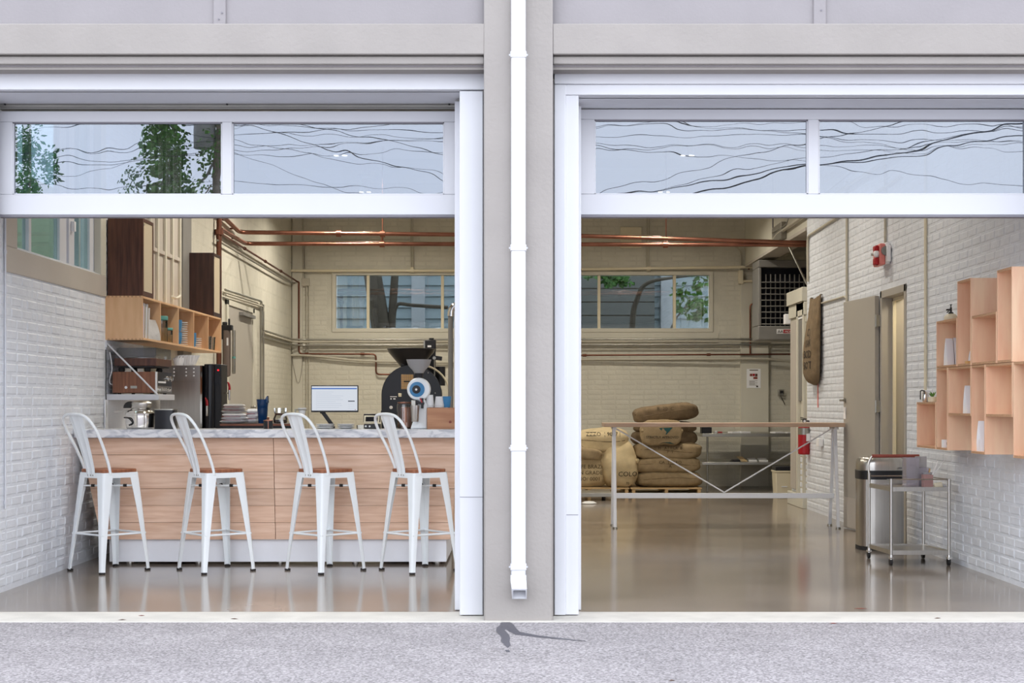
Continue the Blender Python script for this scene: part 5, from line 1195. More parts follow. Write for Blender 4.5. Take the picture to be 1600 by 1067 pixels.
# galvanised conduits running round the room
for i, z in enumerate((2.25, 2.215, 2.165)):
    pts = [(XL + .035, 19.75, z), (XL + .035, YB - .2, z - .01), (XL + .2, YB - .10, z - .01), (5.5, YB - .10, z)]
    if i < 2:
        yy = 19.75 + i * .09
        pts = [(XL + .035, 17.25, 2.6 - .06 * i), (XL + .035, yy - .1, 2.63 - .06 * i), (XL + .035, yy, 2.56 - .06 * i), (XL + .035, yy, z + .02), (XL + .035, yy + .1, z)] + pts[1:]
    pipe('conduit', ('upper of the bright conduits across the back wall', 'middle one of the bright conduits across the back wall', 'lowest of the bright conduits across the back wall')[i] + ' below the windows', pts, .0145, 'galv' if i != 1 else 'conduit', .05, cat='conduit', fit=[(-1.0 + i * .3, YB - .1, z), (1.0, YB - .1, z)], fr=1.35, fl_=.02)
for i in range(2):
    pipe('conduit', ('grey conduit drop left of the blue pitchers on the side wall', 'grey conduit drop right of its twin above the blue pitchers')[i], [(XL + .035, 19.62 + i * .2, 2.6), (XL + .035, 19.62 + i * .2, .9)], .014, 'conduit_grey', cat='conduit')
pipe('conduit', 'cream pipe sagging along the back wall below the copper pipe', [(X(455, 102), YB - .09, Z(555, 102)), (X(490, 102), YB - .07, Z(556, 102)), (X(560, 102), YB - .06, Z(564, 102)), (X(700, 102), YB - .06, Z(567, 102)), (X(908, 102), YB - .06, Z(562, 102)), (X(1202, 102), YB - .12, Z(561, 102)), (X(1245, 102), YB - .12, Z(567, 102)), (5.5, YB - .12, Z(568, 102))], .019, 'conduit', .3, cat='conduit', fit=[(X(1045, 102), YB - .08, Z(562, 102))], fr=1.3)
pipe('sprinkler_pipe', 'long cream pipe along the back wall just above the windows', [(X(450, 102), YB - .07, Z(423.5, 102)), (X(711, 102), YB - .07, Z(423.5, 102)), (X(908, 102), YB - .07, Z(421.5, 102)), (X(1186, 102), YB - .12, Z(418, 102))], .021, 'cream', cat='pipe', fit=[(X(644, 102), YB - .07, Z(423, 102)), (X(1013, 102), YB - .08, Z(420, 102))], fr=1.5)
for px, lb in ((643, 'cream twin conduit drop above the left back window'), (1011, 'cream twin conduit drop above the right back window')):
    t = thing('conduit', lb, 'conduit', (X(px, 102), YB - .04, 3.3))
    for k in (-1.6, 1.6): MB().cyl((X(px + k + 1, 102), YB - .05, Z(420, 102)), (X(px + k + 1, 102), YB - .05, ZC), .009, n=8).build('tube', 'conduit', t)
    MB().box(X(px - 1, 102), X(px + 4, 102), YB - .09, YB, Z(424, 102), Z(418, 102)).build('connector', 'cream', t, bevel=.005)
t = pipe('conduit', 'thin conduit dropping into a small box in the back left corner', [(X(474, 102), YB - .03, ZC), (X(474, 102), YB - .03, Z(446, 102))], .010, 'conduit', cat='conduit')
MB().box(X(472, 102), X(484, 102), YB - .06, YB, Z(447, 102), Z(435, 102)).build('junction_box', 'conduit', t, bevel=.005)
for px in (479, 483): MB().cyl((X(px, 102), YB - .03, Z(447, 102)), (X(px, 102), YB - .03, .8), .007, n=6).build('drop', 'conduit', t)
pipe('conduit', 'faint conduit curving up from the corner along the back wall', [(X(477, 102), YB - .025, Z(436, 102)), (X(477, 102), YB - .025, Z(376, 102)), (X(640, 102), YB - .025, Z(375, 102))], .008, 'conduit', .14, cat='conduit')
t = pipe('conduit', 'cream conduit curving down to a box on the back pilaster', [(X(1002, 102), YB - .05, Z(384, 102)), (X(1157, 102), YB - .05, Z(383, 102)), (X(1157, 102), YB - .05, Z(425, 102))], .016, 'conduit', .22, cat='conduit')
MB().box(X(1153, 102), X(1160, 102), YB - .1, YB, Z(444, 102), Z(423, 102)).build('junction_box', 'cream', t, bevel=.006)
MB().tube([(X(1160, 102), YB - .1, Z(440, 102)), (X(1190, 102), YB - .1, Z(440, 102))], .016).build('branch', 'cream', t)
tag(MB().tube(smoothpath([(X(457, 102), YB - .06, Z(556, 102)), (X(461, 102), YB - .06, Z(580, 102)), (X(467, 102), YB - .06, Z(599, 102)), (X(472, 102), YB - .06, Z(580, 102)), (X(474, 102), YB - .06, Z(556, 102))], 5), .004).build('cable', 'conduit_grey'), 'thin cable looping down in the back left corner', 'cable')
pipe('sprinkler_valve', 'dark valve stem standing on the cream pipe beside the heater', [(X(1172, 103), YB - .1, Z(420, 103)), (X(1172, 103), YB - .1, Z(398, 103))], .014, 'walnut', fit=[(X(1172, 103), YB - .1, Z(403, 103))], fr=1.9, cat='valve')
t = thing('junction_box', 'grey junction box on the beam wall behind the copper mains', 'junction box', (XR, 18.6, 3.45))
MB().box(XR - .07, XR, 19.05, 19.75, 3.40, 3.62).build('box_body', 'conduit_grey', t, bevel=.008)
MB().tube([(XR - .03, 19.9, 3.5), (XR - .03, 19.9, ZC)], .01).build('conduit_stub', 'seal', t)
pipe('conduit', 'white conduit with wires along the top of the right wall', [(XR - .05, 20.0, 3.43), (XR - .05, 19.4, 3.50), (XR - .05, 17.5, 3.52), (XR - .05, 13.0, 3.52)], .022, 'conduit', .1, cat='conduit')
tag(MB().tube(smoothpath([(XR - .09, 19.6, 3.54), (XR - .06, 18.8, 3.55), (XR - .1, 18.2, 3.60), (XR - .06, 17.3, 3.58), (XR - .08, 15, 3.62)], 6), .008).build('cable', 'conduit_grey'), 'loose grey cable lying along the conduit on top of the right wall', 'cable')
tag(MB().tube([(X(1233, 122), Y(122), Z(385, 122)), (X(1262, 127), Y(127), Z(446, 127))], .014).build('stay_rod', 'galv'), 'slanting pale stay rod in front of the unit heater', 'rod')
pipe('conduit', 'conduit elbow tracing the top of the brick pier by the hanging sack', [(XR - .02, 17.55, 2.72), (XR - .02, 17.55, 3.26), (XR - .02, 13.3, 3.31)], .016, 'conduit', .1, cat='conduit')
pipe('conduit', 'cream conduit dropping from above to the door handle of the right wall', [(XR - .02, 15.46, 3.6), (XR - .02, 15.46, 1.33)], .014, 'conduit', .08, cat='conduit')
pipe('conduit', 'short level conduit running to the top of the hanging sack', [(XR - .02, 15.46, 2.36), (XR - .02, 15.55, 2.40), (XR - .02, 17.0, 2.41)], .011, 'conduit', .06, cat='conduit')
t = pipe('conduit', 'cream conduit dropping to a socket above the lowest wall cube', [(XR - .02, Y(184.4), 3.7), (XR - .02, Y(184.4), 1.50), (XR - .03, Y(184.4) - .03, 1.42), (XR - .03, Y(184.4) - .03, 1.36)], .013, 'cream', .06, cat='conduit')
MB().box(XR - .05, XR, Y(184.4) - .08, Y(184.4) + .04, 1.30, 1.38).build('socket_box', 'white', t, bevel=.006)
pipe('conduit', 'slim white conduit on the left wall near the doorway', [(XL + .012, 9.92, 2.9), (XL + .012, 9.92, .56)], .0075, 'trim', cat='conduit', fit=[(XL + .012, 9.92, 2.29), (XL + .012, 9.92, 1.6), (XL + .012, 9.92, .6)], fr=1.5, fl_=.012)
t = pipe('conduit', 'conduit dropping to the fire alarm on the right wall', [(XR - .02, 13.84, 3.7), (XR - .02, 13.84, 2.77)], .013, 'conduit', .08, cat='conduit')
fa = thing('fire_alarm', 'red and white fire alarm horn high above the open door', 'alarm', (XR, 13.85, 2.66))
MB().box(XR - .05, XR - .008, 13.7, 13.98, 2.57, 2.77).build('back_box', 'white', fa, bevel=.006)
MB().box(XR - .105, XR - .05, 13.71, 13.97, 2.56, 2.76).build('housing', 'pink', fa, bevel=.012)
MB().box(XR - .05, XR - .01, 13.66, 13.70, 2.585, 2.74).build('white_end', 'white', fa, bevel=.006)
MB().lathe([(.044, .0), (.044, -.012), (.034, -.016), (.001, -.014)], (XR - .05, 13.70, 2.69), 20, 'y').build('horn_grille', 'grey', fa)
MB().box(XR - .145, XR - .105, 13.73, 13.82, 2.56, 2.63).box(XR - .145, XR - .105, 13.73, 13.82, 2.69, 2.745).build('red_body', 'red', fa, bevel=.012)
MB().lathe([(.03, 0), (.034, .02), (.02, .05), (.001, .055)], (XR - .11, 13.77, 2.64), 16, 'z').ball((XR - .125, 13.75, 2.665), (.03, .03, .035), 14, 8).build('strobe_lens', 'white', fa)
MB().cyl((XR - .17, 13.76, 2.66), (XR - .14, 13.76, 2.66), .012, n=8).build('test_key', 'chrome', fa)

# ================================================================== EXTINGUISHER, HANGING SACK
fe = thing('fire_extinguisher', 'red fire extinguisher hanging on the brick pier beside the high table', 'extinguisher', (3.37, 17.55, .6))
ex, ey = X(1256.5, 131), Y(131); e0, e1_ = Z(710, 131), Z(666, 131)
MB().lathe([(.06, e0), (.072, e0 + .012), (.073, e1_ - .03), (.066, e1_), (.045, e1_ + .03), (.02, e1_ + .045)], (ex, ey, 0), 24).build('cylinder', 'red', fe)
MB().lathe([(.0735, Z(679, 131)), (.0735, Z(668.5, 131))], (ex, ey, 0), 24, caps=False).build('label', 'galv', fe)
MB().lathe([(.018, e1_ + .04), (.022, e1_ + .06), (.022, e1_ + .075)], (ex, ey, 0), 12).bar((ex - .045, ey, e1_ + .105), (ex + .03, ey, e1_ + .085), .018, .01).bar((ex - .04, ey, e1_ + .085), (ex + .02, ey, e1_ + .075), .018, .01).build('valve_lever', 'black', fe)
MB().lathe([(.015, 0), (.015, -.008), (.001, -.009)], (ex, ey - .02, e1_ + .06), 12, 'y').build('gauge', 'white', fe)
MB().tube(smoothpath([(ex + .02, ey - .02, e1_ + .065), (ex + .085, ey - .04, e1_ + .04), (ex + .09, ey - .03, e1_ - .1), (ex + .08, ey - .02, e1_ - .25)], 5), .009).build('hose', 'black', fe)
MB().box(ex + .02, XR - .005, ey - .015, ey + .015, e1_ - .06, e1_ - .02).build('wall_hook', 'galv', fe)
MB().obox((X(1264, 132), ey - .085, Z(683, 131)), (.022, 0, .002), (0, .001, 0), (0, 0, .045)).build('inspection_tag', 'white', fe)
sb_ = MB().box(XR - .06, XR - .004, 16.72, 16.86, Z(698, 138) - .0, Z(685, 138)).build('switch_box', 'white', None, .006); tag(sb_, 'white switch box on the brick pier right of the extinguisher', 'switch')
tag(MB().box(XR - .012, XR - .004, 17.0, 17.03, 1.22, 1.66).build('red_mark_strip', 'pink'), 'thin reddish strip below the hanging sack', 'strip')

el_ = thing('emergency_light', 'white emergency light box on the end of the brick pier', 'light', (3.45, 18.75, 2.4))
MB().box(X(1225, 122), X(1240, 122), 18.76, 18.9, Z(507, 122), Z(491, 122)).build('casing', 'white', el_, bevel=.008)
MB().lathe([(.03, 0), (.026, -.03), (.001, -.034)], (X(1235, 122), 18.76, Z(496, 122)), 14, 'y').build('lamp_head', 'plate', el_)
hs = thing('hanging_sack', 'brown burlap coffee sack hanging on the right wall at the corner', 'sack', (3.4, 17.1, 1.5))
yc, zt_, zb2 = 17.05, Z(466, 134), Z(602, 134); H_ = zt_ - zb2
n1, n2 = 28, 30; vs = []
for i in range(n2 + 1):
    u = i / n2; z = zt_ - u * H_
    wd = .31 + .01 * math.sin(min(1, u * 1.1) * math.pi) + .02 * u
    dp = .016 + .042 * min(1, u * 1.7) ** .8
    if u > .8: k = math.sqrt(max(0, 1 - ((u - .8) / .2) ** 2)); wd *= .12 + .88 * k; dp *= .25 + .75 * k
    for j in range(n1):
        a = 2 * math.pi * j / n1
        p = Vector((XR - .014 - dp - dp * math.copysign(abs(math.cos(a)) ** .7, math.cos(a)), yc + wd * math.copysign(abs(math.sin(a)) ** .8, math.sin(a)), z + (.035 * (abs(math.sin(a)) - .5) if i == 0 else 0)))
        f = noise.noise(Vector((p.y * 9, p.z * 1.6, 3.1))) * .022 + noise.noise(p * 14) * .006
        p.x = min(p.x - f * (1 if math.cos(a) > -.3 else 0), XR - .010); vs.append(p)
fs = [(i * n1 + j, i * n1 + (j + 1) % n1, (i + 1) * n1 + (j + 1) % n1, (i + 1) * n1 + j) for i in range(n2) for j in range(n1)]
MB().add(vs, fs).build('sack_body', 'burlap_dark', hs)
bv = BVHTree.FromPolygons(vs, fs)
for k, tx in enumerate(('C.J.', 'YAK', 'BOD', 'BOT')):
    tv, tf = text_mesh(tx, .125, 0, 'CENTER'); o_ = []
    for v in tv:
        o = Vector((1.0, 17.02 - v.x * 1.5, zt_ - H_ * (.44 + k * .125) + v.y)); h = bv.ray_cast(o, Vector((1, 0, 0))); o_.append((h[0] if h[0] else Vector((XR - .1, o.y, o.z))) - Vector((.006, 0, 0)))
    MB().add(o_, tf).build('printed_lettering', 'ink', hs, smooth=False)
for dy in (-.27, .27): MB().cyl((XR - .03, yc + dy, zt_ + .015), (XR, yc + dy, zt_ + .015), .008, n=8).build('nail', 'galv', hs)

# ================================================================== WALL CUBES ON THE RIGHT WALL
Xf = 3.17; yof = lambda px: F * Xf / (px - CX)
Zb, Zm, Z1, Z2 = .92, 1.535, 1.89, 2.15
cubes = [('F', 1432.3, 1462, Zb, 1.28, 'plywood wall cube at the far lower left, with a small plant on top'),
         ('G', 1463, 1480.4, Zb, Zm, 'narrow tall plywood wall cube holding a white card, lower row'),
         ('H', 1481, 1517, 1.18, Zm, 'wide short plywood wall cube with two white bags, lower row'),
         ('I', 1517.3, 1539, Zb, Zm, 'narrow tall plywood wall cube holding one white bag at its bottom'),
         ('J', 1539.5, 1582, 1.18, Zm, 'empty wide short plywood wall cube in the lower row'),
         ('K', 1583, 1608, Zb, Zm, 'tall plywood wall cube cut by the right edge of the picture'),
         ('A', 1463, 1495, Zm, Z1, 'plywood wall cube with white bags inside and a mister on top'),
         ('B', 1495.5, 1517, Zm, Z2, 'tall plywood wall cube right of the mister, upper row'),
         ('C', 1517.6, 1557, Zm, 1.88, 'empty short plywood wall cube between two tall ones, upper row'),
         ('D', 1557.5, 1581.5, Zm, Z2, 'tall plywood wall cube nearest the right edge, upper row')]
CB = {}
for key, p0, p1, za, zb3, lb in cubes:
    yf_, yn = yof(p0), yof(p1); CB[key] = (yn, yf_, za, zb3); th = .017; g = .0015
    t = thing('display_cube', lb, 'wall cube', (3.3, yn, za), 'plywood wall cubes')
    MB().box(Xf, XR - .009, yn + g, yn + th, za + g, zb3 - g).build('side_panel', 'ply', t, bevel=.0012)
    MB().box(Xf, XR - .009, yf_ - th, yf_ - g, za + g, zb3 - g).build('side_panel', 'ply', t, bevel=.0012)
    for nm, q0, q1 in (('bottom_panel', za + g, za + th), ('top_panel', zb3 - th, zb3 - g)):
        o = MB().box(Xf + .001, XR - .009, yn + th, yf_ - th, q0, q1).build(nm, 'ply', t)
        MB().box(Xf - .0004, Xf + .001, yn + th, yf_ - th, q0, q1).build('ply_edge', 'ply_edge', o)
    MB().box(XR - .021, XR - .009, yn + th, yf_ - th, za + th, zb3 - th).build('back_panel', 'ply', t)
def inb(key, frac, x): yn, yf_, za, zb3 = CB[key]; return (x, yn + (yf_ - yn) * frac, za + .0175)
def cbag(key, frac, x, lb, h, wd=.05, dp=.09, group=None):
    c = inb(key, frac, x); pouch(lb, c, wd, dp, h, 'white', group, name='coffee_bag')
cbag('A', .80, 3.235, 'white coffee bag with pinched top under the mister, left of two', .205, .05, .10)
cbag('A', .80, 3.295, 'white coffee bag with pinched top under the mister, right of two', .21, .055, .10)
cbag('B', .82, 3.275, 'white coffee bag at the bottom of the tall upper cube', .095, .06, .09)
cbag('H', .55, 3.245, 'white coffee bag in the wide lower cube, left of two', .20, .05, .09)
cbag('H', .50, 3.305, 'white coffee bag in the wide lower cube, right of two', .20, .055, .09)
cbag('I', .80, 3.225, 'tall white coffee bag at the bottom of the narrow lower cube', .21, .045, .10)
c = inb('B', .74, 3.24); tag(MB().box(3.20, 3.27, c[1] - .05, c[1] - .0, c[2], c[2] + .02).build('tan_block', 'wood_lt', None, .003), 'small tan block in front of the bag in the tall upper cube', 'block')
c = inb('G', .45, 3.2)
cd = thing('card_holder', 'small white card holder with printed number in the narrow lower cube', 'card', c)
MB().prism([(3.18, c[2]), (3.255, c[2]), (3.255, c[2] + .085), (3.225, c[2] + .06), (3.18, c[2] + .06)], 'y', c[1], c[1] + .06).build('holder', 'white', cd, bevel=.002)
lettering('11', .03, 'ink_faded', (3.195, c[1] - .001, c[2] + .02), (1, 0, 0), (0, 0, 1), cd)
ztp = 1.29 - .0085
yn, yf_ = CB['F'][:2]
gy = yn + (yf_ - yn) * .85
t = thing('hand_grinder', 'small chrome hand grinder on the lowest wall cube', 'grinder', (3.215, gy, 1.2795))
MB().lathe([(.018, 0), (.02, .003), (.02, .075), (.012, .085)], (3.215, gy, 1.2795), 14).build('barrel', 'chrome', t)
MB().tube([(3.215, gy, 1.365), (3.19, gy, 1.372), (3.178, gy, 1.366), (3.178, gy, 1.30)], .005).build('crank', 'black', t)
t = thing('paper_holder', 'white paper pack beside the hand grinder on the lowest wall cube', 'box', (3.26, gy, 1.2795))
MB().box(3.238, 3.285, gy - .03, gy + .03, 1.2795, 1.355).build('pack', 'white', t, bevel=.004); MB().box(3.247, 3.262, gy - .0315, gy - .03, 1.335, 1.352).build('pack_print', 'ink', t)
py_ = yn + (yf_ - yn) * .4
t = thing('potted_plant', 'tiny green plant in a cream pot on the lowest wall cube', 'plant', (3.23, py_, 1.2795))
MB().lathe([(.03, 0), (.034, .004), (.036, .04), (.033, .04), (.001, .036)], (3.205, py_, 1.2795), 16).build('pot', 'cream', t)
lf = MB()
for i in range(9):
    a = i * 2.4; r_ = .014; tip_ = Vector((3.205 + math.cos(a) * .03, py_ + math.sin(a) * .03, 1.2795 + .07 + .02 * R())); b0 = Vector((3.205 + math.cos(a) * .006, py_ + math.sin(a) * .006, 1.315)); m_ = (tip_ + b0) / 2; sd_ = Vector((-math.sin(a), math.cos(a), 0)) * .008
    lf.add([b0, m_ + sd_, tip_, m_ - sd_], [(0, 1, 2, 3)])
stuff(lf.build('leaves', 'leaf', t))
yn, yf_ = CB['A'][:2]; my = yn + (yf_ - yn) * .8; mx = 3.25; mz = Z1 - .0005
t = thing('plant_mister', 'cream glass plant mister with black pump on top of a wall cube', 'spray bottle', (mx, my, mz))
MB().lathe([(.046, .001), (.052, .008), (.050, .03), (.034, .048), (.018, .054)], (mx, my, mz), 22).build('bottle', 'cream', t)
MB().lathe([(.019, .053), (.019, .064), (.008, .066), (.008, .10)], (mx, my, mz), 14).bar((mx - .035, my, mz + .082), (mx + .006, my, mz + .086), .01, .012).cyl((mx, my, mz + .10), (mx, my, mz + .118), .004, n=8).lathe([(.009, .118), (.009, .124)], (mx, my, mz), 10).build('pump', 'black', t)
MB().tube([(mx - .012, my, mz + .075), (mx - .026, my, mz + .066), (mx - .03, my, mz + .06)], .004).build('trigger', 'black', t)

# ================================================================== WASTE BIN AND TROLLEY
sT_ = 181.; bx0, bx1 = X(1354, 181.5), X(1417.5, 181.5); by = Y(181.5)
wbn = thing('waste_bin', 'stainless steel dome-lidded waste bin beside the open door', 'bin', ((bx0 + bx1) / 2, by + .12, 0))
cxb = (bx0 + bx1) / 2 - .02; wB = bx1 - bx0 + .04; dB = .34
def oval(sc=1.0): return [(cxb + (x_) * sc, by + .17 + y_ * sc) for x_, y_ in rounded(wB, dB, .12, 7)]
MB().prism(oval(1.015), 'z', 0, .035).build('base', 'rubber', wbn)
MB().prism(oval(), 'z', .035, Z(748, 181)).build('body', 'steel', wbn)
MB().prism(oval(1.03), 'z', Z(749, 181), Z(735, 181)).build('band', 'black', wbn, bevel=.004)
zl0, zl1 = Z(735, 181), Z(713.5, 181); mb = MB(); vs = []; K = len(oval()); prof = [(1.0, 0), (1.0, .25), (.985, .55), (.94, .8), (.84, .95), (.6, 1.0)]
for sc, h in prof: vs += [(x_, y_, zl0 + (zl1 - zl0) * h) for x_, y_ in oval(sc)]
fs = [(i * K + j, i * K + (j + 1) % K, (i + 1) * K + (j + 1) % K, (i + 1) * K + j) for i in range(len(prof) - 1) for j in range(K)] + [tuple((len(prof) - 1) * K + j for j in range(K))]
MB().add(vs, fs).build('dome_lid', 'steel', wbn)
MB().box(X(1403, 181), X(1407.5, 181), by - .004, by + .004, Z(732, 181), Z(730, 181)).build('badge', 'seal', wbn)
MB().box(X(1384, 181), X(1391, 181), by - .006, by + .002, Z(750.5, 181), Z(748, 181)).build('pedal_label', 'galv', wbn)

tr = thing('serving_trolley', 'two-tier steel serving trolley with a reddish handle beside the right wall', 'trolley', (3.1, 11.8, 0))
fL, fR, bL, bR = Vector((X(1392.5, 200), Y(200), 0)), Vector((X(1483, 200), Y(200), 0)), Vector((X(1358, 191), Y(191), 0)), Vector((X(1443, 191), Y(191), 0))
zT, zL, zG = Z(763, 200), Z(862, 200), Z(748, 200)
up = Vector((0, 0, 1))
for nm, p, top in (('front', fL, zG), ('front', fR, zG), ('back', bL, zG + .02), ('back', bR, zG + .02)):
    MB().cyl(p + up * .075, p + up * top, .0125, n=12).build('post', 'steel', tr)
    cs = MB().cyl(p + up * .05, p + up * .085, .014, n=10).bar(p + up * .062 + Vector((-.016, 0, 0)), p + up * .062 + Vector((.016, 0, 0)), .05, .012).bar(p + Vector((-.014, .012, .065)), p + Vector((-.014, .012, .032)), .018, .004).bar(p + Vector((.014, .012, .065)), p + Vector((.014, .012, .032)), .018, .004).build('caster', 'chrome', tr)
    MB().cyl(p + Vector((-.010, .014, .0305)), p + Vector((.010, .014, .0305)), .030, n=18).build('caster_wheel', 'rubber', cs)
for z, mt_ in ((zT, 'steel'), (zL, 'steel')):
    q = [fL, fR, bR, bL]; vs = [p + up * (z - .002) for p in q] + [p + up * z for p in q]
    sh_ = MB().add(vs, [(0, 1, 2, 3), (7, 6, 5, 4), (0, 4, 5, 1), (1, 5, 6, 2), (2, 6, 7, 3), (3, 7, 4, 0)]).build('tray', 'steel', tr)
    rm = MB()
    for i in range(4): rm.bar(q[i] + up * (z - .006), q[(i + 1) % 4] + up * (z - .006), .008, .034)
    rm.build('rim', 'steel', sh_)
rl = MB()
for a, b in ((fL, fR), (fR, bR), (bR, bL)): rl.cyl(a + up * (zG - .005), b + up * (zG - .005), .005, n=8)
rl.build('guard_rail', 'steel', tr)
dirb = (bL - fL).normalized(); zH = Z(712.5, 191)
for p in (bL, bR): MB().tube(bend([p + up * (zG + .0), p + up * (zH - .06) + dirb * .03, p + up * zH + dirb * .02 + (Vector((.03, 0, 0)) if p is bL else Vector((-.03, 0, 0)))], .05), .009).build('handle_post', 'steel', tr)
MB().cyl(bL + up * zH + dirb * .02 + Vector((.03, 0, 0)), bR + up * zH + dirb * .02 - Vector((.03, 0, 0)), .014, n=12).build('handle', 'red_wood', tr)
# things on the trolley
zz = zT + .001
def bin_open(name, lb, x0, x1, y0, y1, z0, z1, mat, cat='box', th=.003):
    t = thing(name, lb, cat, ((x0 + x1) / 2, y0, z0))
    MB().box(x0, x1, y0, y1, z0, z0 + th).build('bottom', mat, t)
    for nm, q in (('front_wall', (x0, x1, y0, y0 + th)), ('back_wall', (x0, x1, y1 - th, y1)), ('side_wall', (x0, x0 + th, y0 + th, y1 - th)), ('side_wall', (x1 - th, x1, y0 + th, y1 - th))):
        MB().box(*q, z0 + th, z1).build(nm, mat, t)
    return t
sO = 197.
t = bin_open('acrylic_bin', 'tall violet acrylic bin on the trolley under the handle', X(1416, sO), X(1436, sO), Y(sO), Y(sO) + .12, zz, Z(715, sO), 'acrylic')
MB().box(X(1423, sO), X(1424, sO), Y(sO) - .001, Y(sO) + .12, zz, Z(716, sO)).box(X(1429, sO), X(1430, sO), Y(sO) - .001, Y(sO) + .12, zz, Z(716, sO)).build('divider', 'acrylic', t)
t = bin_open('acrylic_bin', 'violet acrylic napkin bin on the trolley behind the straws', X(1437, sO), X(1452, sO), Y(sO) + .02, Y(sO) + .12, zz, Z(731, sO), 'acrylic')
MB().box(X(1438, sO), X(1455, sO), Y(sO) + .13, Y(sO) + .16, zz, Z(714, sO)).build('napkin_stack', 'frost', t)
t = bin_open('spoon_holder', 'small rose holder for white spatulas on the trolley', X(1445, 199), X(1459, 199), Y(199) + .02, Y(199) + .10, zz, Z(742, 199), 'rose')
for i, (xa, za, xb, zb4, w_) in enumerate(((1457, 748, 1468.5, 721, .022), (1458, 748, 1479, 719, .010))):
    tag(MB().bar((X(xa, 199), Y(199) + .05, Z(za, 199)), (X(xb, 199), Y(199) + .05, Z(zb4, 199)), .006, w_, up=(0, 1, 0)).build('spatula', 'white', None, .002), ('broad white spatula leaning in the rose holder', 'thin white stirrer leaning far right from the rose holder')[i], 'utensil')
t = thing('frosted_cup', 'frosted plastic cup behind the white spatulas on the trolley', 'cup', (X(1458, 199), Y(199) + .13, zz))
MB().lathe([(.024, .001), (.026, .004), (.034, .115), (.032, .115), (.024, .006)], (X(1457, 199), Y(199) + .14, zz), 18).build('cup_wall', 'frost', t)
MB().bar((X(1458, 199), Y(199) + .14, zz + .04), (X(1461, 199), Y(199) + .15, zz + .145), .01, .012, up=(0, 1, 0)).build('wooden_stirrer', 'wood_lt', t)
tag(MB().obox((X(1467, 199.5), Y(199.5) + .02, zz + .022), (.032, .003, .004), (0, .012, 0), (-.003, 0, .019)).build('sugar_packet', 'cream', None, .002), 'cream coloured packet lying at the trolley front', 'packet')
tag(MB().ball((X(1477, 199.5), Y(199.5) + .03, zz + .013), (.022, .016, .013), 10, 6).build('crumpled_wrapper', 'frost'), 'small crumpled clear wrapper beside the cream packet', 'wrapper')

# ================================================================== OUTSIDE: DOWNSPOUT, STAIN
ds = thing('downspout', 'white square downspout running down the front of the pillar', 'downspout', (0, 8.55, 0))
xa, xb = X(798.5, 269), X(821.5, 269); yd0, yd1 = 8.545, 8.604
MB().prism(rounded(xb - xa, yd1 - yd0, .01, 3, (xa + xb) / 2, (yd0 + yd1) / 2), 'z', Z(905, 269), 5.2).build('pipe_length', 'door_white', ds)
for py in (85, 387, 700, 886):
    zz2 = Z(py, 269); o = MB().box(xa - .004, xb + .004, yd0 - .003, yd1, zz2 - .018, zz2 + .018).build('strap', 'door_white', ds, bevel=.003)
    for sx in (xa - .007, xb + .007): MB().lathe([(.006, 0), (.006, -.006)], (sx, yd0 + .02, zz2), 8, 'y').build('screw', 'door_white', o)
zt5, zb5 = Z(906, 269), Z(928, 272); y2 = yd0 - .075
el = MB(); outer = []; 
secs = [((xa - .003, xb + .003), (yd0 - .003, yd1), zt5 + .03, zt5 + .03), ((xa - .003, xb + .003), (yd0 - .004, yd1), zt5, zt5 - .02), ((xa + .006, xb + .006), (yd0 - .06, yd1 - .062), Z(920, 271), Z(939, 272))]
vs = []
for (x0, x1), (y0, y1), zf, zk in secs: vs += [(x0, y0, zf), (x1, y0, zf), (x1, y1, zk), (x0, y1, zk)]
t_ = .006
vi = []
for (x0, x1), (y0, y1), zf, zk in secs: vi += [(x0 + t_, y0 + t_ * .3, zf - .008), (x1 - t_, y0 + t_ * .3, zf - .008), (x1 - t_, y1 - t_, zk + .004), (x0 + t_, y1 - t_, zk + .004)]
fs = []
for i in range(2):
    for j in range(4):
        fs.append((i * 4 + j, i * 4 + (j + 1) % 4, i * 4 + 4 + (j + 1) % 4, i * 4 + 4 + j)); fs.append((12 + i * 4 + j, 12 + i * 4 + 4 + j, 12 + i * 4 + 4 + (j + 1) % 4, 12 + i * 4 + (j + 1) % 4))
for j in range(4): fs.append((8 + j, 8 + (j + 1) % 4, 20 + (j + 1) % 4, 20 + j))
el.add(vs + vi, fs).build('outlet_elbow', 'door_white', ds)
def gp(px, py, z=-.0025): s_ = (py - CY) / (EYE - z); return ((px - CX) / s_, F / s_, z)
st_ = MB()
A = [(783, 972), (796, 971), (803, 976), (806, 981), (812, 987), (838, 992), (880, 997), (915, 1001), (915, 1002), (880, 999), (835, 995), (806, 991), (797, 987), (791, 983), (788, 984), (795, 991), (797, 997), (796, 1003), (798, 1008), (793, 1012), (788, 1007), (782, 1001), (784, 996), (780, 991), (775, 986), (776, 980), (781, 977)]
st_.add([gp(*p) for p in A], [tuple(range(len(A)))]); B = [(789, 1015), (795, 1015), (797, 1018), (792, 1019)]; st_.add([gp(*p) for p in B], [(0, 1, 2, 3)])
o = MB().add(st_.v, st_.f).build('water_stain', 'wet', None, smooth=False); tag(o, 'dark wet trickle on the asphalt below the downspout', 'puddle'); o['kind'] = 'stuff'
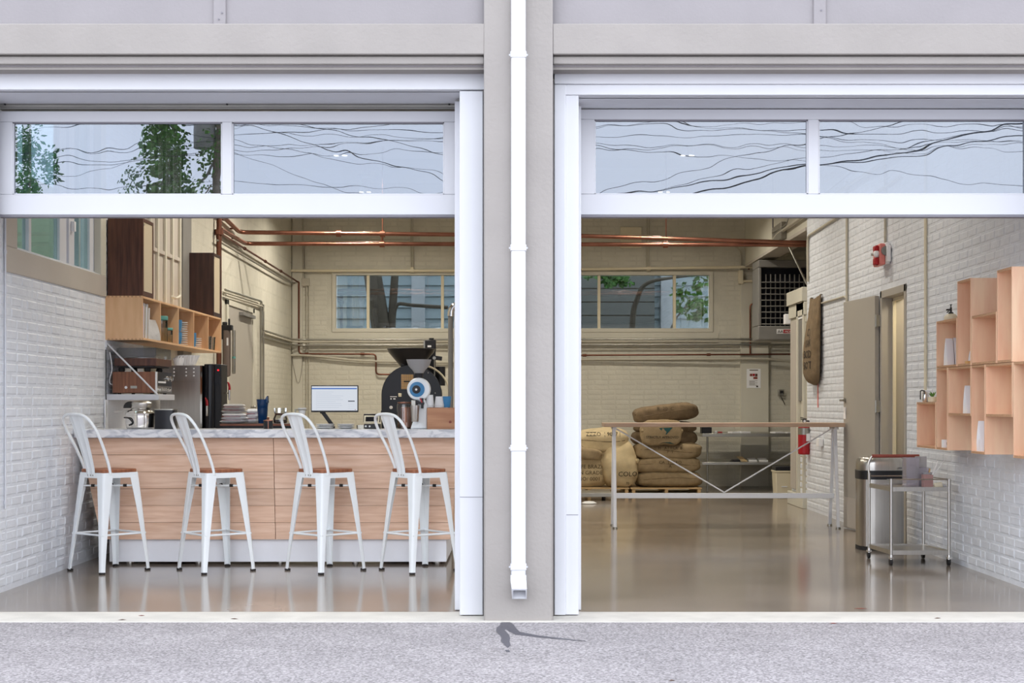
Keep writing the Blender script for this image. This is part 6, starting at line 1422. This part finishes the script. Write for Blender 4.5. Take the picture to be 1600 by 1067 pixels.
for i, (px, py, l) in enumerate(((191, 968.5, .05), (221, 962, .04), (366, 967, .05), (1302, 973, .05), (1465, 966, .045), (1345, 951, .09), (1050, 1062, .03))):
    x_, y_, z_ = gp(px, py, .001); a = U(-.6, .6); d_ = Vector((math.cos(a), math.sin(a), 0)) * l / 2; n_ = Vector((-math.sin(a), math.cos(a), 0)) * .006
    c_ = Vector((x_, y_, .002 if py < 971 else -.002)); vs = [c_ - d_, c_ + n_ + up * .003, c_ + d_, c_ - n_ + up * .001]
    tag(MB().add(vs + [v - up * .001 for v in vs], [(0, 1, 2, 3), (7, 6, 5, 4)]).build('dry_leaf', 'red_wood' if i % 2 else 'walnut'), 'tiny dry leaf on the ground, ' + ('far left on the asphalt edge', 'left on the threshold', 'below the second bar stool', 'right on the asphalt edge', 'far right on the threshold', 'pale thin one on the inner floor edge', 'on the asphalt right of the stain')[i], 'leaf', 'dry leaves on the threshold')

# ================================================================== ACROSS THE STREET (mirrored in the panes) AND BEHIND THE BACK WINDOWS
def leaf_cloud(c, r, n, size, seed):
    rnd = random.Random(seed); mb = MB()
    blobs = [(Vector((rnd.gauss(0, .42) * r[0], rnd.gauss(0, .42) * r[1], rnd.uniform(-.9, .9) * r[2])), rnd.uniform(.25, .5)) for _ in range(26)]
    for _ in range(n):
        b_, k = rnd.choice(blobs); v = Vector((rnd.gauss(0, 1), rnd.gauss(0, 1), rnd.gauss(0, 1))); v = v.normalized() * (rnd.random() ** .4) * k
        p = Vector(c) + b_ + Vector((v.x * r[0], v.y * r[1], v.z * r[2] * .7)); s_ = size * rnd.uniform(.6, 1.3)
        d_ = Vector((rnd.uniform(-1, 1), rnd.uniform(-1, 1), rnd.uniform(-.9, .4))).normalized() * s_; w_ = d_.orthogonal().normalized() * s_ * .38
        mb.add([p, p + d_ * .5 + w_, p + d_, p + d_ * .5 - w_], [(0, 1, 2, 3)])
    return mb
def tree(label, x, y, h, r, n, size, seed, group=None):
    t = thing('tree', label, 'tree', (x, y, 0), group)
    MB().tube(smoothpath([(x, y, -.05), (x + .08, y, h * .3), (x - .05, y, h * .6), (x + .05, y, h * .9)], 4), [.09 - .006 * i for i in range(13)], 8).build('trunk', 'bark', t)
    brm = MB()
    rnd = random.Random(seed)
    for i in range(9):
        a = rnd.uniform(0, 6.3); z = h * rnd.uniform(.35, .75); brm.tube([(x, y, z), (x + math.cos(a) * r * .5, y + math.sin(a) * r * .5, z + .5), (x + math.cos(a) * r * .9, y + math.sin(a) * r * .9, z + 1.1)], [.05, .03, .012], 5)
    stuff(brm.build('branches', 'bark', t)); stuff(leaf_cloud((x, y, h * .68), (r, r, h * .38), n, size, seed).build('foliage', 'leaf', t, smooth=False))
# a pane at depth 9.215 mirrors a point at distance q behind it as if it stood q beyond the glass
def mirror(px, py, q): s_ = F / (9.215 + q); return ((px - CX) / s_, 9.215 - q, EYE + (CY - py) / s_)
x_, y_, z_ = mirror(266, 215, 26); tree('leafy tree across the street, mirrored in the middle of the left pane', x_, y_, z_ + .2, 1.15, 8000, .11, 3, 'trees across the street')
x_, y_, z_ = mirror(45, 245, 30); tree('leafy tree across the street, mirrored at the left end of the left pane', x_, y_, z_ + .1, 1.05, 7000, .11, 5, 'trees across the street')
up_ = thing('utility_pole', 'wooden utility pole with grey transformer, mirrored beside the door mullion', 'pole', mirror(338, 600, 27)[:2] + (0,))
x_, y_, _ = mirror(341, 300, 27)
MB().cyl((x_, y_, -.02), (x_, y_, 9.6), .15, .11, n=12).build('pole_shaft', 'bark', up_)
MB().lathe([(.22, 0), (.25, .03), (.25, .8), (.2, .9), (.001, .92)], (x_ - .38, y_, mirror(325, 235, 27)[2]), 18).build('transformer', 'grey', up_)
MB().box(x_ - 1.1, x_ + 1.1, y_ - .06, y_ + .06, 8.6, 8.72).build('cross_arm', 'bark', up_)
MB().bar((x_ - .5, y_ + .05, 6.6), (x_, y_, 7.2), .05, .05).build('bracket', 'grey', up_)
wires = [((930, 262, 940 - 40, 0), 0)]
W = [(22, 232, 345, 193, 693, 225, 24, .010), (22, 262, 345, 215, 693, 196, 24, .011), (365, 196, 520, 232, 693, 285, 22, .014), (365, 192, 530, 205, 693, 250, 22, .013), (365, 240, 470, 275, 560, 304, 25, .009), (365, 292, 500, 290, 693, 304, 25, .009), (22, 290, 200, 250, 345, 205, 25, .008),
     (365, 215, 540, 250, 693, 270, 24, .009), (930, 190, 1260, 206, 1600, 192, 22, .012), (930, 222, 1260, 212, 1600, 236, 25, .010), (930, 233, 1260, 226, 1600, 222, 25, .009), (930, 300, 1090, 262, 1260, 222, 23, .013), (960, 303, 1130, 282, 1260, 262, 23, .022), (1100, 303, 1260, 266, 1600, 192, 23, .030), (1279, 250, 1430, 222, 1600, 200, 24, .012), (1279, 212, 1430, 226, 1600, 238, 25, .009), (930, 204, 1100, 193, 1260, 196, 25, .010), (1279, 228, 1450, 232, 1600, 215, 25, .009)]
for i, (ax_, ay_, bx2, by2, cx2, cy2, q, r_) in enumerate(W):
    p0, p1, p2 = Vector(mirror(ax_, ay_, q)), Vector(mirror(bx2, by2, q)), Vector(mirror(cx2, cy2, q))
    if i < 8: p2 = p2 + (p2 - p1) * 5; p0 = p0 + (p0 - p1) * 3
    else: p2 = p2 + (p2 - p1) * 3; p0 = p0 + (p0 - p1) * 5
    tag(MB().tube(smoothpath([p0, p1, p2], 6), r_ * .55, 5).build('overhead_wire', 'wire'), ('overhead wire mirrored in the left garage door panes' if i < 8 else 'overhead wire mirrored in the right garage door panes') + (', a thick one' if r_ > .02 else ''), 'wire', 'overhead wires across the street')
# behind the back windows
tw_ = thing('tree', 'two leaning trunks of a tree seen through the left back window', 'tree', (X(595, 95), 24.3, 0))
for p0, p1, r_ in (((596, 520), (580, 420), .16), ((610, 520), (617, 420), .07)):
    a, b = Vector((X(p0[0], 95), 24.3, Z(p0[1], 95))), Vector((X(p1[0], 95), 24.3, Z(p1[1], 95))); d_ = b - a
    MB().tube([a - d_ * (a.z / d_.z), a, b, b + d_ * 1.5], [r_ * 1.2, r_, r_ * .9, r_ * .6], 10).build('trunk', 'bark', tw_)
MB().tube(smoothpath([(X(615, 95), 24.3, Z(490, 95)), (X(622, 95), 24.25, Z(475, 95)), (X(645, 95), 24.2, Z(477, 95)), (X(700, 95), 24.1, Z(481, 95))], 4), .03, 6).build('branch', 'bark', tw_)
tw2 = thing('tree', 'slim young tree with green leaves seen through the right back window', 'tree', (X(985, 95), 24.3, 0))
MB().tube(smoothpath([(X(985, 95), 24.3, -.05), (X(988, 95), 24.3, Z(520, 95)), (X(997, 95), 24.3, Z(465, 95)), (X(1012, 95), 24.25, Z(442, 95)), (X(1050, 95), 24.2, Z(434, 95)), (X(1090, 95), 24.2, Z(430, 95))], 5), [.06 - .0018 * i for i in range(26)], 8).build('trunk', 'bark', tw2)
MB().tube(smoothpath([(X(1045, 95), 24.2, Z(520, 95)), (X(1058, 95), 24.2, Z(495, 95)), (X(1080, 95), 24.2, Z(470, 95))], 4), .015, 5).build('branch', 'bark', tw2)
stuff(leaf_cloud((X(1086, 95), 24.2, Z(452, 95)), (.36, .3, .5), 420, .11, 11).build('foliage', 'leaf', tw2, smooth=False))
stuff(leaf_cloud((X(950, 95), 24.1, Z(432, 95)), (.30, .3, .16), 260, .10, 12).build('foliage', 'leaf', tw2, smooth=False))

# ================================================================== LAMPS
def twin_lamp(label, x, y, zb6, k=1.0):
    t = thing('twin_spot_lamp', label, 'lamp', (x, y, ZC), 'twin spot lamps on the ceiling')
    MB().box(x - .1, x + .1, y - .03, y + .03, ZC - .03, ZC).build('canopy', 'white', t, bevel=.004)
    for dx in (-.05, .05):
        MB().cyl((x + dx, y, ZC - .03), (x + dx, y, zb6 + .08), .008, n=6).build('stem', 'white', t)
        hd = MB().tube([(x + dx + .015, y, zb6 + .09), (x + dx, y, zb6)], [.022, .034], 14).build('head', 'white', t)
        MB().lathe([(.001, 0), (.031, 0), (.031, .004)], (x + dx - .002, y, zb6 - .006), 14).build('bulb_face', 'lamp_face', hd)
    l = bpy.data.lights.new('lamp_light', 'AREA'); l.shape = 'DISK'; l.size = .12; l.energy = LAMP_W * k; l.spread = math.radians(158); l.color = (1.0, .93, .81)
    lo = bpy.data.objects.new('lamp_light', l); COL.objects.link(lo); lo.location = (0, 0, zb6 - .03 - ZC); lo.parent = t
k = 0
where = ('left row', 'right row')
for j, y_ in enumerate((12.2, 14.8, 17.4, 20.2)):
    for i, x_ in enumerate((-2.1, 2.0)):
        twin_lamp(f'twin white spot lamp on the ceiling, {where[i]}, ' + ('nearest the doors', 'second from the doors', 'third from the doors', 'nearest the back wall')[j], x_, y_, 4.17 if j == 3 else 4.2, (.5, .8, 1.0, 1.1)[j] * (1.1, .7)[i])
